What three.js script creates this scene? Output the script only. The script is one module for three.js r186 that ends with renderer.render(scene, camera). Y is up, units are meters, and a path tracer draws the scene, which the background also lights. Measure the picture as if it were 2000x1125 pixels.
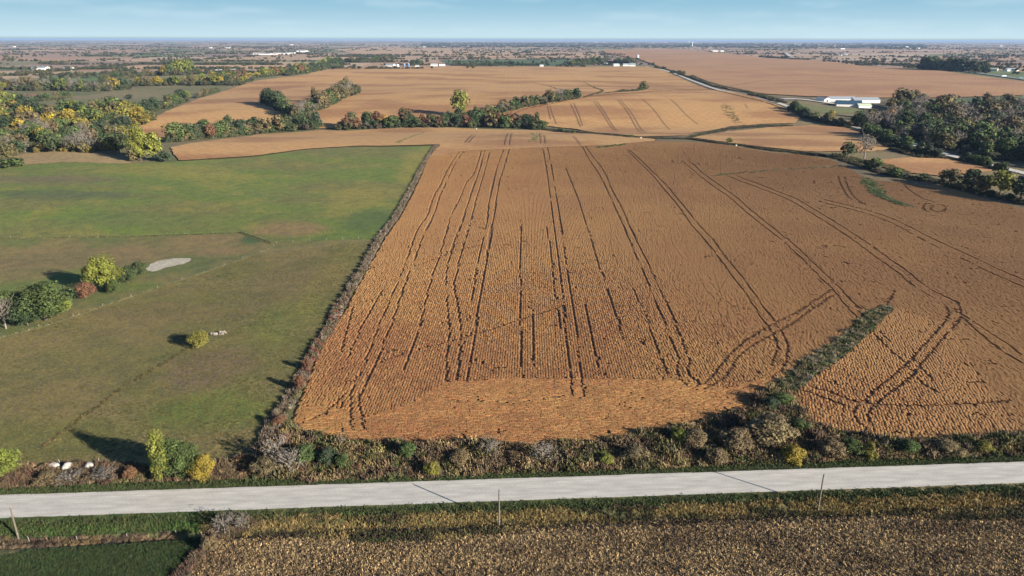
import * as THREE from 'three';
import { mergeGeometries } from 'three/addons/utils/BufferGeometryUtils.js';

/* ------------------------------------------------------------------ camera, sky, sun, exposure */
const CAM_H = 92, FOCAL = 1400, FRAME_W = 2000, FRAME_H = 1125;   // drone height in metres; lens in pixels of a 2000 x 1125 frame
const scene = new THREE.Scene();
const camera = new THREE.PerspectiveCamera(2 * Math.atan(FRAME_H / 2 / FOCAL) * 180 / Math.PI, FRAME_W / FRAME_H, 1, 160000);
camera.position.set(0, CAM_H, 0);
camera.rotation.order = 'YXZ';
camera.rotation.set(-0.3340, 0, 0.0022);
camera.updateMatrixWorld(true);

const renderer = new THREE.WebGLRenderer();
renderer.toneMapping = THREE.LinearToneMapping;
renderer.toneMappingExposure = 2.25;
renderer.shadowMap.enabled = true;

const SUN = new THREE.Vector3(0.794, 0.309, 0.523).normalize();
const sun = new THREE.DirectionalLight(new THREE.Color().setRGB(1.0, 0.90, 0.76), 5.0);
sun.name = 'sun';
sun.position.copy(SUN).multiplyScalar(3000);
sun.target.position.set(0, 0, -400);
sun.position.add(sun.target.position);
sun.castShadow = true;
Object.assign(sun.shadow.camera, { left: -900, right: 900, top: 700, bottom: -700, near: 10, far: 7000 });
sun.shadow.mapSize.set(4096, 4096);
scene.add(sun, sun.target);

/* ------------------------------------------------------------------ noise and random numbers */
function rng(seed) { let s = seed >>> 0; return () => { s = (s + 0x6d2b79f5) | 0; let t = Math.imul(s ^ (s >>> 15), 1 | s); t = (t + Math.imul(t ^ (t >>> 7), 61 | t)) ^ t; return ((t ^ (t >>> 14)) >>> 0) / 4294967296; }; }
const hash2 = (i, j, s = 0) => { let h = Math.imul(i, 374761393) ^ Math.imul(j, 668265263) ^ Math.imul(s + 17, 1274126177); h = Math.imul(h ^ (h >>> 13), 1274126177); return ((h ^ (h >>> 16)) >>> 0) / 4294967296; };
function vnoise(x, y, s = 0, wrap = 0) {
  let i = Math.floor(x), j = Math.floor(y); const fx = x - i, fy = y - j;
  const u = fx * fx * (3 - 2 * fx), v = fy * fy * (3 - 2 * fy);
  let i1 = i + 1, j1 = j + 1;
  if (wrap) { i = ((i % wrap) + wrap) % wrap; j = ((j % wrap) + wrap) % wrap; i1 = ((i1 % wrap) + wrap) % wrap; j1 = ((j1 % wrap) + wrap) % wrap; }
  const a = hash2(i, j, s), b = hash2(i1, j, s), c = hash2(i, j1, s), d = hash2(i1, j1, s);
  return a + (b - a) * u + (c - a) * v + (a - b - c + d) * u * v;
}
const fbm = (x, y, s = 0, o = 4) => { let t = 0, a = 0.5, n = 0; for (let k = 0; k < o; k++) { t += a * vnoise(x, y, s + k * 7); n += a; x *= 2.03; y *= 2.03; a *= 0.5; } return t / n; };
const clamp = (x, a = 0, b = 1) => Math.min(b, Math.max(a, x));
const smooth = (a, b, x) => { const t = clamp((x - a) / (b - a)); return t * t * (3 - 2 * t); };
const mix3 = (a, b, t) => [a[0] + (b[0] - a[0]) * t, a[1] + (b[1] - a[1]) * t, a[2] + (b[2] - a[2]) * t];

/* the sky: clear autumn afternoon, pale at the horizon, thin streaks of high cloud */
{
  const W = 2048, H = 1024, d = new Float32Array(W * H * 4);
  for (let j = 0; j < H; j++) {
    const el = ((j + 0.5) / H - 0.5) * Math.PI, sy = Math.sin(el), cy = Math.cos(el);
    for (let i = 0; i < W; i++) {
      const az = ((i + 0.5) / W - 0.5) * 2 * Math.PI, dx = cy * Math.cos(az), dz = cy * Math.sin(az);
      const up = Math.max(0, sy);
      let c = mix3([0.262, 0.352, 0.392], [0.165, 0.300, 0.372], smooth(0, 0.055, up));
      c = mix3(c, [0.018, 0.048, 0.125], 1 - Math.exp(-up * 5.5));
      const toSun = Math.max(0, dx * SUN.x + sy * SUN.y + dz * SUN.z);
      const glow = 0.10 * Math.pow(toSun, 6) + 0.25 * Math.pow(toSun, 60);
      c = [c[0] + glow, c[1] + glow * 0.9, c[2] + glow * 0.75];
      if (sy > 0) {
        const q = 1 / (up + 0.06), ax = Math.atan2(dz, dx);
        const n = fbm(ax * 7, el * 70, 31, 5) * 0.6 + fbm(ax * 22, el * 210, 47, 3) * 0.4;
        const w = smooth(0.50, 0.72, n) * 0.5 * Math.exp(-Math.abs(up - 0.05) * 6);
        c = mix3(c, [0.33, 0.40, 0.44], w * 0.5);
      } else c = [0.10, 0.10, 0.09];
      d.set([c[0], c[1], c[2], 1], (j * W + i) * 4);
    }
  }
  const sky = new THREE.DataTexture(d, W, H, THREE.RGBAFormat, THREE.FloatType);
  sky.mapping = THREE.EquirectangularReflectionMapping; sky.magFilter = THREE.LinearFilter; sky.needsUpdate = true;
  scene.background = sky; scene.environment = sky;
}
scene.fog = new THREE.FogExp2(new THREE.Color().setRGB(0.42, 0.64, 1.0), 0.000030);

/* ------------------------------------------------------------------ terrain */
const ROAD_Z0 = -131.7, ROAD_SLOPE = -0.060;                      // centre line of the near gravel road: z = ROAD_Z0 + ROAD_SLOPE * x
const roadDist = (x, z) => (z - ROAD_Z0 - ROAD_SLOPE * x) / Math.hypot(1, ROAD_SLOPE);   // > 0 on the camera's side
const HILLS = [ // x, distance ahead, height, radius across, radius along
  [60, 620, 5, 330, 110], [-330, 560, 6, 160, 130], [150, 850, -7, 500, 90], [-420, 820, -9, 330, 110], [260, 1150, 9, 330, 190],
  [-150, 1250, 8, 330, 240], [-620, 1300, -8, 330, 300], [650, 900, -6, 260, 240], [420, 480, -3, 130, 120], [700, 1500, 5, 400, 300],
  [-560, 1900, 7, 400, 300], [300, 2100, 6, 600, 350], [1300, 2300, 6, 700, 400], [-210, 330, -2.5, 90, 40], [-300, 420, 3, 140, 60], [120, 330, 1.6, 110, 90],
];
function height(x, z) {
  const d = -z; let y = 0;
  for (const [hx, hd, hh, rx, rd] of HILLS) { const a = (x - hx) / rx, b = (d - hd) / rd, e = a * a + b * b; if (e < 12) y += hh * Math.exp(-e); }
  const far = smooth(500, 2500, d);
  if (far > 0) y += far * (9 * (fbm(x / 1500 + 3, d / 1500, 5, 3) - 0.5)) * (1 - 0.6 * smooth(6000, 20000, d));
  y += 0.5 * (vnoise(x / 45, z / 45, 9) - 0.5) * smooth(150, 230, d);
  const r = Math.abs(roadDist(x, z)), s = roadDist(x, z);
  if (r < 24) {
    const ditch = s > 0 ? 10.2 : 8.2, depth = s > 0 ? 1.3 : 0.8;
    y += 0.35 * (1 - smooth(4.0, 6.2, r)) - depth * Math.exp(-Math.pow((r - ditch) / 2.3, 2)) * smooth(4.2, 6.5, r);
  }
  return y;
}
const normalAt = (x, z, e) => { const gx = (height(x + e, z) - height(x - e, z)) / (2 * e), gz = (height(x, z + e) - height(x, z - e)) / (2 * e); return [-gx, 1, -gz]; };

/* a surveyed point: the spot of ground seen at (px, py) of the photograph, in metres */
const M4 = camera.matrixWorld.elements;
function G(px, py) {
  const u = (px - FRAME_W / 2) / FOCAL, v = -(py - FRAME_H / 2) / FOCAL;
  const dx = M4[0] * u + M4[4] * v - M4[8], dy = M4[1] * u + M4[5] * v - M4[9], dz = M4[2] * u + M4[6] * v - M4[10];
  let t = 60, last = 60;
  const f = (q) => CAM_H + dy * q - height(dx * q, dz * q);
  for (; t < 90000; t *= 1.006) { if (f(t) <= 0) break; last = t; }
  let a = last, b = t; for (let k = 0; k < 26; k++) { const m = (a + b) / 2; if (f(m) > 0) a = m; else b = m; }
  const x = dx * a, z = dz * a;
  return { x, z, y: height(x, z), d: Math.hypot(x, z) };
}
const GP = (list) => list.map(([x, y]) => { const g = G(x, y); return [g.x, g.z]; });
const metresPerPixel = (g) => Math.hypot(g.x, g.z, CAM_H) / FOCAL;

/* polar sheet, fine where things are near */
const ANG = []; { for (let a = -180; a < -54; a += 6) ANG.push(a); for (let a = -54; a <= 54.001; a += 0.2) ANG.push(a); for (let a = 60; a <= 180; a += 6) ANG.push(a); }
const RAD = []; { let r = 4; while (r < 70000) { RAD.push(r); r += r < 90 ? 8 : r < 210 ? 0.9 : Math.max(1.4, r * 0.0105); } }
const NA = ANG.length, NR = RAD.length, NV = NA * NR;
const VX = new Float32Array(NV), VY = new Float32Array(NV), VZ = new Float32Array(NV), VN = new Float32Array(NV * 3);
for (let i = 0; i < NR; i++) for (let k = 0; k < NA; k++) {
  const a = ANG[k] * Math.PI / 180, n = i * NA + k, x = Math.sin(a) * RAD[i], z = -Math.cos(a) * RAD[i];
  VX[n] = x; VZ[n] = z; VY[n] = height(x, z);
  VN.set(normalAt(x, z, Math.max(0.5, RAD[i] * 0.004)), n * 3);
}
console.log('grid', NR, NA, NV);

function polySdf(poly, x, z) {
  let d = 1e18, s = 1;
  for (let i = 0, j = poly.length - 1; i < poly.length; j = i++) {
    const [xi, zi] = poly[i], [xj, zj] = poly[j], ex = xj - xi, ez = zj - zi, wx = x - xi, wz = z - zi;
    const t = clamp((wx * ex + wz * ez) / (ex * ex + ez * ez + 1e-9)), bx = wx - ex * t, bz = wz - ez * t;
    d = Math.min(d, bx * bx + bz * bz);
    const c1 = z >= zi, c2 = z < zj, c3 = ex * wz > ez * wx;
    if ((c1 && c2 && c3) || (!c1 && !c2 && !c3)) s = -s;
  }
  return s * Math.sqrt(d);
}
const inPoly = (poly, x, z) => polySdf(poly, x, z) < 0;
function bounds(poly) { let a = 1e9, b = -1e9, c = 1e9, d = -1e9; for (const [x, z] of poly) { a = Math.min(a, x); b = Math.max(b, x); c = Math.min(c, z); d = Math.max(d, z); } return [a, b, c, d]; }
function polyLineDist(line, x, z) {
  let d = 1e18;
  for (let i = 1; i < line.length; i++) { const [x0, z0] = line[i - 1], [x1, z1] = line[i], ex = x1 - x0, ez = z1 - z0, wx = x - x0, wz = z - z0; const t = clamp((wx * ex + wz * ez) / (ex * ex + ez * ez + 1e-9)); d = Math.min(d, (wx - ex * t) ** 2 + (wz - ez * t) ** 2); }
  return Math.sqrt(d);
}

/* ------------------------------------------------------------------ textures and materials */
function tex(size, fn, srgb = true) {
  const d = new Uint8Array(size * size * 4);
  for (let j = 0; j < size; j++) for (let i = 0; i < size; i++) { const c = fn(i / size, j / size); const o = (j * size + i) * 4; for (let k = 0; k < 3; k++) d[o + k] = clamp(srgb ? Math.pow(clamp(c[k]), 1 / 2.2) : c[k]) * 255; d[o + 3] = 255; }
  const t = new THREE.DataTexture(d, size, size); t.wrapS = t.wrapT = THREE.RepeatWrapping; t.magFilter = THREE.LinearFilter; t.minFilter = THREE.LinearMipmapLinearFilter;
  if (srgb) t.colorSpace = THREE.SRGBColorSpace; t.needsUpdate = true; return t;
}
const tn = (u, v, n, s, ax = 1, ay = 1) => { // tiling noise: n cells along the tile, stretched
  const x = u * n * ax, y = v * n * ay; let i = Math.floor(x), j = Math.floor(y); const fx = x - i, fy = y - j, a = fx * fx * (3 - 2 * fx), b = fy * fy * (3 - 2 * fy);
  const wx = n * ax, wy = n * ay, i1 = (i + 1) % wx, j1 = (j + 1) % wy; i %= wx; j %= wy;
  const p = hash2(i, j, s), q = hash2(i1, j, s), r = hash2(i, j1, s), t = hash2(i1, j1, s); return p + (q - p) * a + (r - p) * b + (p - q - r + t) * a * b;
};
const grassTex = tex(1024, (u, v) => { // mottled turf, 40 m tile; values are tints round 1 (stored halved)
  const a = tn(u, v, 16, 1), b = tn(u, v, 64, 2, 1, 2), c = tn(u, v, 200, 3), e = tn(u, v, 400, 4, 1, 1);
  const m = 0.26 + 0.14 * a + 0.20 * (b - 0.5) + 0.30 * (c - 0.5) + 0.22 * (e - 0.5), y = 0.10 * (b - 0.5) + 0.10 * (a - 0.5);
  const k = 0.08 + m; return [k * (1 + y), k, k * (1 - 1.3 * y)];
});
const grassBump = tex(512, (u, v) => { const k = 0.5 * tn(u, v, 128, 5) + 0.5 * tn(u, v, 40, 6); return [k, k, k]; }, false);
const cropTex = tex(1024, (u, v) => { // ripe bean canopy from far off, 40 m tile
  const a = tn(u, v, 10, 11, 1, 1), b = tn(u, v, 53, 12, 3, 1), c = tn(u, v, 256, 13), e = tn(u, v, 26, 14, 1, 3);
  const k = 0.36 + 0.10 * (a - 0.5) + 0.16 * (b - 0.5) + 0.22 * (c - 0.5) + 0.10 * (e - 0.5); return [k, k * (1 + 0.05 * (a - 0.5)), k];
});
const soilTex = tex(512, (u, v) => { const a = tn(u, v, 24, 21), b = tn(u, v, 90, 22), c = tn(u, v, 256, 23); const k = 0.40 + 0.16 * (a - 0.5) + 0.26 * (b - 0.5) + 0.34 * (c - 0.5); return [k, k * (0.98 + 0.06 * b), k * (0.95 + 0.08 * c)]; });
const gravelTex = tex(1024, (u, v) => { // crushed limestone, tile 24 m along and across; faint wheel streaks run along u
  const a = tn(u, v, 4, 31, 1, 14), b = tn(u, v, 128, 32), c = tn(u, v, 256, 33), e = tn(u, v, 8, 34, 1, 4); const k = 0.72 + 0.20 * (a - 0.5) + 0.14 * (e - 0.5) + 0.10 * (b - 0.5) + 0.12 * (c - 0.5); return [k, k * 0.985, k * 0.955];
});
const std = (o) => new THREE.MeshStandardMaterial({ roughness: 1, metalness: 0, ...o });
const V2 = 1 / 0.36;                                            // the mottled textures average 0.36
const matGrass = std({ map: grassTex, vertexColors: true, bumpMap: grassBump, bumpScale: 0.12, color: new THREE.Color().setRGB(V2, V2, V2) });
const matCrop = std({ map: cropTex, vertexColors: true, bumpMap: grassBump, bumpScale: 0.18, color: new THREE.Color().setRGB(V2, V2, V2) });
const matSoil = std({ map: soilTex, vertexColors: true, color: new THREE.Color().setRGB(2.5, 2.5, 2.5) });

/* ------------------------------------------------------------------ naming */
const taken = new Map();
function numbered(name) { const n = taken.get(name) ?? -1; taken.set(name, n + 1); return n < 0 ? name : name + '_' + String(n + 1).padStart(3, '0'); }
function tag(o, label, category, group) { o.userData.label = label; o.userData.category = category; if (group) o.userData.group = group; return o; }
function put(name, geo, mat, parent = scene) { const m = new THREE.Mesh(geo, mat); m.name = parent === scene ? numbered(name) : name; m.castShadow = m.receiveShadow = true; parent.add(m); return m; }
function base(name, x, y, z, turn = 0) { const g = new THREE.Group(); g.name = numbered(name); g.position.set(x, y, z); g.rotation.y = turn; scene.add(g); return g; }
function struct(o, label) { o.userData.kind = 'structure'; if (label) o.userData.label = label; return o; }

/* ------------------------------------------------------------------ ground and fields */
function sheet(name, sdf, off, colour, mat, tile, label) {
  const pos = [], nor = [], col = [], uv = [], idx = [], map = new Int32Array(NV).fill(-1);
  const S = sdf ? new Float32Array(NV) : null;
  if (S) for (let n = 0; n < NV; n++) S[n] = sdf(VX[n], VZ[n]);
  const lift = (x, z) => off * (1 + Math.hypot(x, z) / 400);
  const vert = (n) => { if (map[n] >= 0) return map[n]; const k = pos.length / 3; pos.push(VX[n], VY[n] + lift(VX[n], VZ[n]), VZ[n]); nor.push(VN[n * 3], VN[n * 3 + 1], VN[n * 3 + 2]); col.push(...colour(VX[n], VZ[n])); uv.push(VX[n] / tile, -VZ[n] / tile); return map[n] = k; };
  const cut = new Map();
  const edge = (a, b) => { const key = a < b ? a * NV + b : b * NV + a; if (cut.has(key)) return cut.get(key); const t = S[a] / (S[a] - S[b]), k = pos.length / 3, x = VX[a] + (VX[b] - VX[a]) * t, z = VZ[a] + (VZ[b] - VZ[a]) * t; pos.push(x, VY[a] + (VY[b] - VY[a]) * t + lift(x, z), z); for (let c = 0; c < 3; c++) nor.push(VN[a * 3 + c] + (VN[b * 3 + c] - VN[a * 3 + c]) * t); col.push(...colour(x, z)); uv.push(x / tile, -z / tile); cut.set(key, k); return k; };
  const tri = (a, b, c) => {
    if (!S) { idx.push(vert(a), vert(b), vert(c)); return; }
    const ia = S[a] < 0, ib = S[b] < 0, ic = S[c] < 0;
    if (ia && ib && ic) { idx.push(vert(a), vert(b), vert(c)); return; }
    if (!ia && !ib && !ic) return;
    const p = [], v = [a, b, c], ins = [ia, ib, ic];
    for (let k = 0; k < 3; k++) { const q = (k + 1) % 3; if (ins[k]) p.push(vert(v[k])); if (ins[k] !== ins[q]) p.push(edge(v[k], v[q])); }
    for (let k = 2; k < p.length; k++) idx.push(p[0], p[k - 1], p[k]);
  };
  for (let i = 0; i + 1 < NR; i++) for (let k = 0; k + 1 < NA; k++) { const a = i * NA + k, b = a + 1, c = a + NA, d = c + 1; tri(a, b, d); tri(a, d, c); }
  const g = new THREE.BufferGeometry();
  g.setAttribute('position', new THREE.Float32BufferAttribute(pos, 3)); g.setAttribute('normal', new THREE.Float32BufferAttribute(nor, 3)); g.setAttribute('color', new THREE.Float32BufferAttribute(col, 3)); g.setAttribute('uv', new THREE.Float32BufferAttribute(uv, 2)); g.setIndex(idx);
  return struct(put(name, g, mat), label);
}
function polySheet(name, px, off, colour, mat, tile, label, rag = 0.5) {
  const poly = GP(px), [x0, x1, z0, z1] = bounds(poly);
  const o = sheet(name, (x, z) => (x < x0 - 60 || x > x1 + 60 || z < z0 - 60 || z > z1 + 60) ? 50 : polySdf(poly, x, z) + rag * 2 * (vnoise(x / 2.3, z / 2.3, 3) - 0.5) * Math.min(3, Math.hypot(x, z) / 300), off, colour, mat, tile, label);
  return poly;
}
// tints
const shade = (c, k) => [c[0] * k, c[1] * k, c[2] * k];
const patchy = (c, amount, scale, seed, other, oa = 0) => (x, z) => { const n = fbm(x / scale, z / scale, seed, 4), m = fbm(x / scale / 3 + 9, z / scale / 3, seed + 5, 3); let q = shade(c, 1 + amount * 2 * (n - 0.5)); if (other) q = mix3(q, other, oa * smooth(0.42, 0.62, m)); return q; };

/* the open country: section-line patchwork of fields, beyond the fields surveyed one by one below */
const FAR_TONES = [[0.30, 0.19, 0.115], [0.33, 0.22, 0.14], [0.27, 0.17, 0.11], [0.24, 0.165, 0.125], [0.35, 0.25, 0.17], [0.10, 0.115, 0.045], [0.085, 0.12, 0.04], [0.19, 0.13, 0.10], [0.31, 0.20, 0.13], [0.15, 0.135, 0.07]];
function farTone(x, z) {
  const c = Math.cos(0.055), s = Math.sin(0.055), u = x * c - z * s, v = x * s + z * c;
  const I = Math.floor(u / 805), J = Math.floor(v / 805), split = hash2(I, J, 5);
  let i = I * 2, j = J * 2; if (split < 0.35) i += Math.floor((u / 805 - I) * 2); else if (split < 0.7) j += Math.floor((v / 805 - J) * 2); else { i += Math.floor((u / 805 - I) * 2); j += Math.floor((v / 805 - J) * 2); }
  return FAR_TONES[Math.floor(hash2(i, j, 8) * FAR_TONES.length)];
}
const groundTone = (x, z) => {
  const d = Math.hypot(x, z), n = fbm(x / 60, z / 60, 41, 4);
  const near = mix3(mix3([0.075, 0.085, 0.028], [0.085, 0.068, 0.040], smooth(0, 80, x) * smooth(420, 520, d)), [0.14, 0.11, 0.05], smooth(0.40, 0.65, n));
  const f = smooth(1500, 2300, d); if (f === 0) return near;
  return mix3(near, shade(farTone(x, z), 0.85 + 0.3 * fbm(x / 160, z / 160, 42, 3)), f);
};
sheet('ground', null, 0, groundTone, matGrass, 40, 'rolling farm country reaching to the horizon');

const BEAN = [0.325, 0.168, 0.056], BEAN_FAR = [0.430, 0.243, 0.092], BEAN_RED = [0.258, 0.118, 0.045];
const beanTone = (x, z) => { const d = Math.hypot(x, z), n = fbm(x / 120, z / 60, 51, 5), m = fbm(x / 420, z / 260, 52, 4); let c = mix3(BEAN_FAR, BEAN_RED, 0.8 * smooth(0.46, 0.72, n)); return shade(c, 0.92 + 0.2 * (m - 0.5) + 0.1); };
const soilTone = (x, z) => { const n = fbm(x / 18, z / 18, 55, 4); return mix3([0.125, 0.070, 0.036], [0.19, 0.108, 0.055], n); };

const FENCE_ROW_PX = [[854, 283], [822, 330], [797, 380], [772, 425], [740, 467], [720, 505], [700, 542], [685, 565], [660, 607], [640, 652], [618, 680], [600, 715], [580, 760], [555, 800], [532, 832], [505, 880]];
const BEAN_LEFT_PX = [[572, 832], [582, 797], [597, 760], [612, 720], [635, 667], [650, 647], [680, 602], [697, 565], [712, 540], [733, 503], [752, 467], [782, 427], [805, 383], [829, 332], [860, 285]];
const BEAN_TOP_PX = [[850, 283.5], [750, 286], [700, 286], [600, 292], [500, 305.5], [350, 315], [338, 300], [335, 289], [430, 274], [500, 264], [560, 261], [625, 256], [680, 257], [740, 253], [800, 251], [880, 251], [1000, 255], [1060, 256], [1130, 261], [1200, 267], [1280, 273], [1340, 276], [1390, 278], [1450, 287], [1500, 296], [1560, 301], [1625, 311], [1650, 325], [1690, 345], [1717, 352], [1765, 356], [1850, 365], [1890, 377], [1940, 392], [2000, 407], [2500, 530]];
const BEAN_BOTTOM_PX = [[2500, 815], [2000, 845], [1950, 848], [1875, 857], [1825, 862], [1750, 860], [1700, 852], [1640, 845], [1582, 825], [1567, 810], [1550, 780], [1552, 768], [1575, 752], [1600, 730], [1640, 705], [1672, 677], [1712, 635], [1742, 610], [1745, 602], [1735, 597], [1720, 597], [1690, 610], [1675, 627], [1635, 662], [1582, 700], [1555, 715], [1522, 745], [1500, 762], [1465, 798], [1370, 832], [1290, 840], [1217, 856], [1150, 866], [1000, 870], [800, 868], [720, 866], [650, 860], [600, 848]];
const BEAN_PX = [...BEAN_LEFT_PX, ...BEAN_TOP_PX, ...BEAN_BOTTOM_PX];
// where single plants give way to a closed canopy: the crest of the field
const CREST_PX = [[838, 308], [900, 297], [1000, 292], [1100, 288], [1200, 284], [1280, 276.5], [1340, 278], [1390, 280.5], [1450, 289], [1500, 298], [1560, 303], [1625, 313], [1650, 327], [1690, 347], [1717, 354], [1765, 358], [1850, 367], [1890, 379], [1940, 394], [2000, 409], [2500, 532]];
const NEAR_BEAN_PX = [...BEAN_LEFT_PX.slice(0, 13), ...CREST_PX, ...BEAN_BOTTOM_PX];
const NEAR_BEAN = polySheet('bean_field_soil', NEAR_BEAN_PX, 0.02, soilTone, matSoil, 12, 'brown soil and litter under the ripe bean rows');
const crestLine = GP(CREST_PX);
polySheet('bean_field', [[836, 310], [860, 284.5], ...BEAN_TOP_PX.slice(0, 21), [1278, 276.7], [1200, 284.5], [1100, 288.5], [1000, 292.5], [900, 297.5]], 0.30, beanTone, matCrop, 40, 'far end of the tan bean field along the creek');
polySheet('bean_field', [[1005, 222], [1030, 212], [1082, 202], [1140, 190], [1200, 184], [1250, 182], [1325, 177], [1400, 177], [1450, 185], [1500, 199], [1535, 213], [1562, 230], [1552, 242], [1497, 243], [1425, 248], [1357, 260], [1340, 266], [1250, 268], [1175, 261], [1125, 253], [1065, 247], [1030, 237]], 0.30, beanTone, matCrop, 40, 'tan bean field on the hill with wheel tracks');
polySheet('bean_field', [[1352, 270], [1420, 258], [1500, 250], [1587, 246], [1650, 250], [1690, 262], [1720, 278], [1738, 292], [1700, 298], [1640, 297], [1575, 298], [1500, 289], [1420, 280]], 0.30, beanTone, matCrop, 40, 'lens shaped brown field between the two ditches');
polySheet('bean_field', [[237, 257], [300, 232], [350, 210], [390, 193], [450, 175], [500, 159], [600, 147], [635, 138], [675, 133], [750, 132], [875, 132], [962, 131], [1125, 131], [1237, 131], [1268, 131], [1325, 151], [1375, 171], [1397, 178], [1320, 178.5], [1250, 183], [1200, 186], [1140, 192], [1080, 204], [1030, 214], [1000, 224], [960, 232], [870, 238], [800, 241], [700, 246], [660, 251], [620, 252], [560, 256], [500, 260], [400, 268], [300, 270], [250, 266]], 0.30, beanTone, matCrop, 40, 'wide tan field beyond the creek');
polySheet('bean_field', [[1175, 99], [1300, 97], [1375, 101], [1500, 115], [1600, 119], [1650, 125], [1725, 133], [1825, 138], [1925, 151], [2000, 160], [2120, 174], [2120, 184], [2000, 187], [1825, 192], [1700, 192], [1575, 189], [1500, 185], [1440, 178], [1390, 166], [1325, 144], [1275, 126], [1250, 117], [1187, 106]], 0.30, (x, z) => shade(mix3(beanTone(x, z), [0.29, 0.145, 0.085], 0.5), 1.0), matCrop, 40, 'large reddish tan field beyond the white barns');
polySheet('bean_field', [[1712, 314], [1775, 309], [1850, 312], [1925, 327], [1940, 335], [1900, 340], [1837, 345], [1800, 341], [1762, 338], [1720, 326]], 0.30, beanTone, matCrop, 40, 'small brown field below the right hand wood');

/* pastures on the left */
const OLIVE = [0.104, 0.106, 0.026], GREEN = [0.086, 0.124, 0.016], TAWNY = [0.170, 0.115, 0.046], YELLOW = [0.190, 0.160, 0.030];
function blobs(list) { // patches of other grass: [px, py, half width px, half height px, tone, strength]
  const b = list.map(([px, py, w, h, c, s]) => { const g = G(px, py), e = G(px + w, py), f = G(px, py - h); return [g.x, g.z, Math.abs(e.x - g.x), Math.abs(f.z - g.z), c, s]; });
  return (x, z, c) => { for (const [bx, bz, rx, rz, t, s] of b) { const q = ((x - bx) / rx) ** 2 + ((z - bz) / rz) ** 2; if (q < 6) c = mix3(c, t, s * smooth(0.15, 0.75, Math.exp(-q) * 1.5 * (0.25 + fbm(x / 9, z / 7, 63, 4)))); } return c; };
}
const upperBlobs = blobs([[560, 447, 75, 14, TAWNY, 0.9], [700, 385, 60, 26, YELLOW, 0.6], [810, 320, 26, 34, YELLOW, 0.6], [720, 430, 50, 20, [0.055, 0.090, 0.018], 0.9], [330, 330, 130, 9, YELLOW, 0.5], [90, 350, 150, 8, [0.105, 0.09, 0.04], 0.8], [130, 380, 150, 10, [0.06, 0.075, 0.028], 0.8], [430, 345, 130, 8, YELLOW, 0.5], [250, 430, 150, 14, [0.06, 0.095, 0.02], 0.6]]);
polySheet('upper_pasture', [[-500, 345], [0, 327], [50, 322], [125, 317], [225, 320], [325, 317], [350, 315.5], [500, 306], [600, 293], [700, 287], [750, 287], [848, 285], [822, 330], [797, 380], [772, 425], [740, 467], [690, 468], [620, 471], [535, 479], [470, 455], [250, 462], [0, 466], [-500, 476]], 0.02,
  (x, z) => { const n = fbm(x / 60, z / 22, 61, 5), m = fbm(x / 17, z / 12, 62, 4); let c = mix3(GREEN, OLIVE, smooth(0.35, 0.65, n)); c = mix3(c, YELLOW, 0.45 * smooth(0.55, 0.75, m)); return upperBlobs(x, z, c); }, matGrass, 40, 'green hayfield running up to the crest');
const midBlobs = blobs([[120, 505, 180, 26, TAWNY, 0.6], [300, 490, 90, 10, TAWNY, 0.6], [400, 470, 60, 10, TAWNY, 0.7], [150, 540, 60, 20, GREEN, 0.7], [430, 492, 50, 8, TAWNY, 0.8], [250, 560, 80, 10, GREEN, 0.8], [495, 468, 22, 10, [0.03, 0.07, 0.02], 0.9], [60, 560, 60, 15, GREEN, 0.6]]);
polySheet('creek_pasture', [[-500, 476], [0, 466.5], [250, 462.5], [470, 455.5], [535, 480], [500, 497], [380, 540], [200, 600], [100, 634], [0, 662], [-500, 810]], 0.024,
  (x, z) => { const m = fbm(x / 20, z / 14, 65, 5); return midBlobs(x, z, mix3([0.135, 0.112, 0.036], [0.085, 0.100, 0.024], smooth(0.4, 0.65, m))); }, matGrass, 40, 'rough brownish pasture round the small copse');
const lowBlobs = blobs([[400, 720, 90, 40, [0.125, 0.085, 0.05], 0.8], [330, 610, 150, 20, [0.135, 0.095, 0.042], 0.6], [560, 560, 90, 60, [0.115, 0.088, 0.042], 0.6], [430, 800, 120, 40, GREEN, 0.7], [560, 620, 70, 40, GREEN, 0.6], [120, 740, 150, 60, [0.12, 0.095, 0.04], 0.5], [60, 850, 200, 30, OLIVE, 0.8], [640, 540, 30, 60, YELLOW, 0.4], [250, 660, 160, 18, [0.13, 0.10, 0.045], 0.5]]);
polySheet('lower_pasture', [[-500, 810], [0, 662.5], [100, 634.5], [200, 600.5], [380, 540.5], [500, 497.5], [536, 479.5], [620, 471.5], [690, 468.5], [740, 467.5], [720, 505], [700, 542], [685, 565], [660, 607], [640, 652], [618, 680], [600, 715], [580, 760], [555, 800], [532, 832], [503, 885], [430, 902], [300, 904], [150, 903], [0, 906], [-500, 930]], 0.02,
  (x, z) => { const n = fbm(x / 26, z / 15, 67, 5), m = fbm(x / 7, z / 6, 68, 3); let c = mix3([0.098, 0.098, 0.028], [0.145, 0.116, 0.044], smooth(0.35, 0.65, n)); c = mix3(c, YELLOW, 0.25 * smooth(0.55, 0.8, m)); return lowBlobs(x, z, c); }, matGrass, 40, 'grazed olive pasture beside the bean field');
polySheet('sand_patch', [[284, 530], [292, 516], [310, 510], [340, 505], [374, 504], [372, 511], [350, 518], [320, 524], [300, 531]], 0.06, (x, z) => shade([0.42, 0.38, 0.30], 0.75 + 0.5 * fbm(x / 2, z / 2, 70, 3)), matSoil, 12, 'bare pale sand bank by the copse', 0.9);

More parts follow.
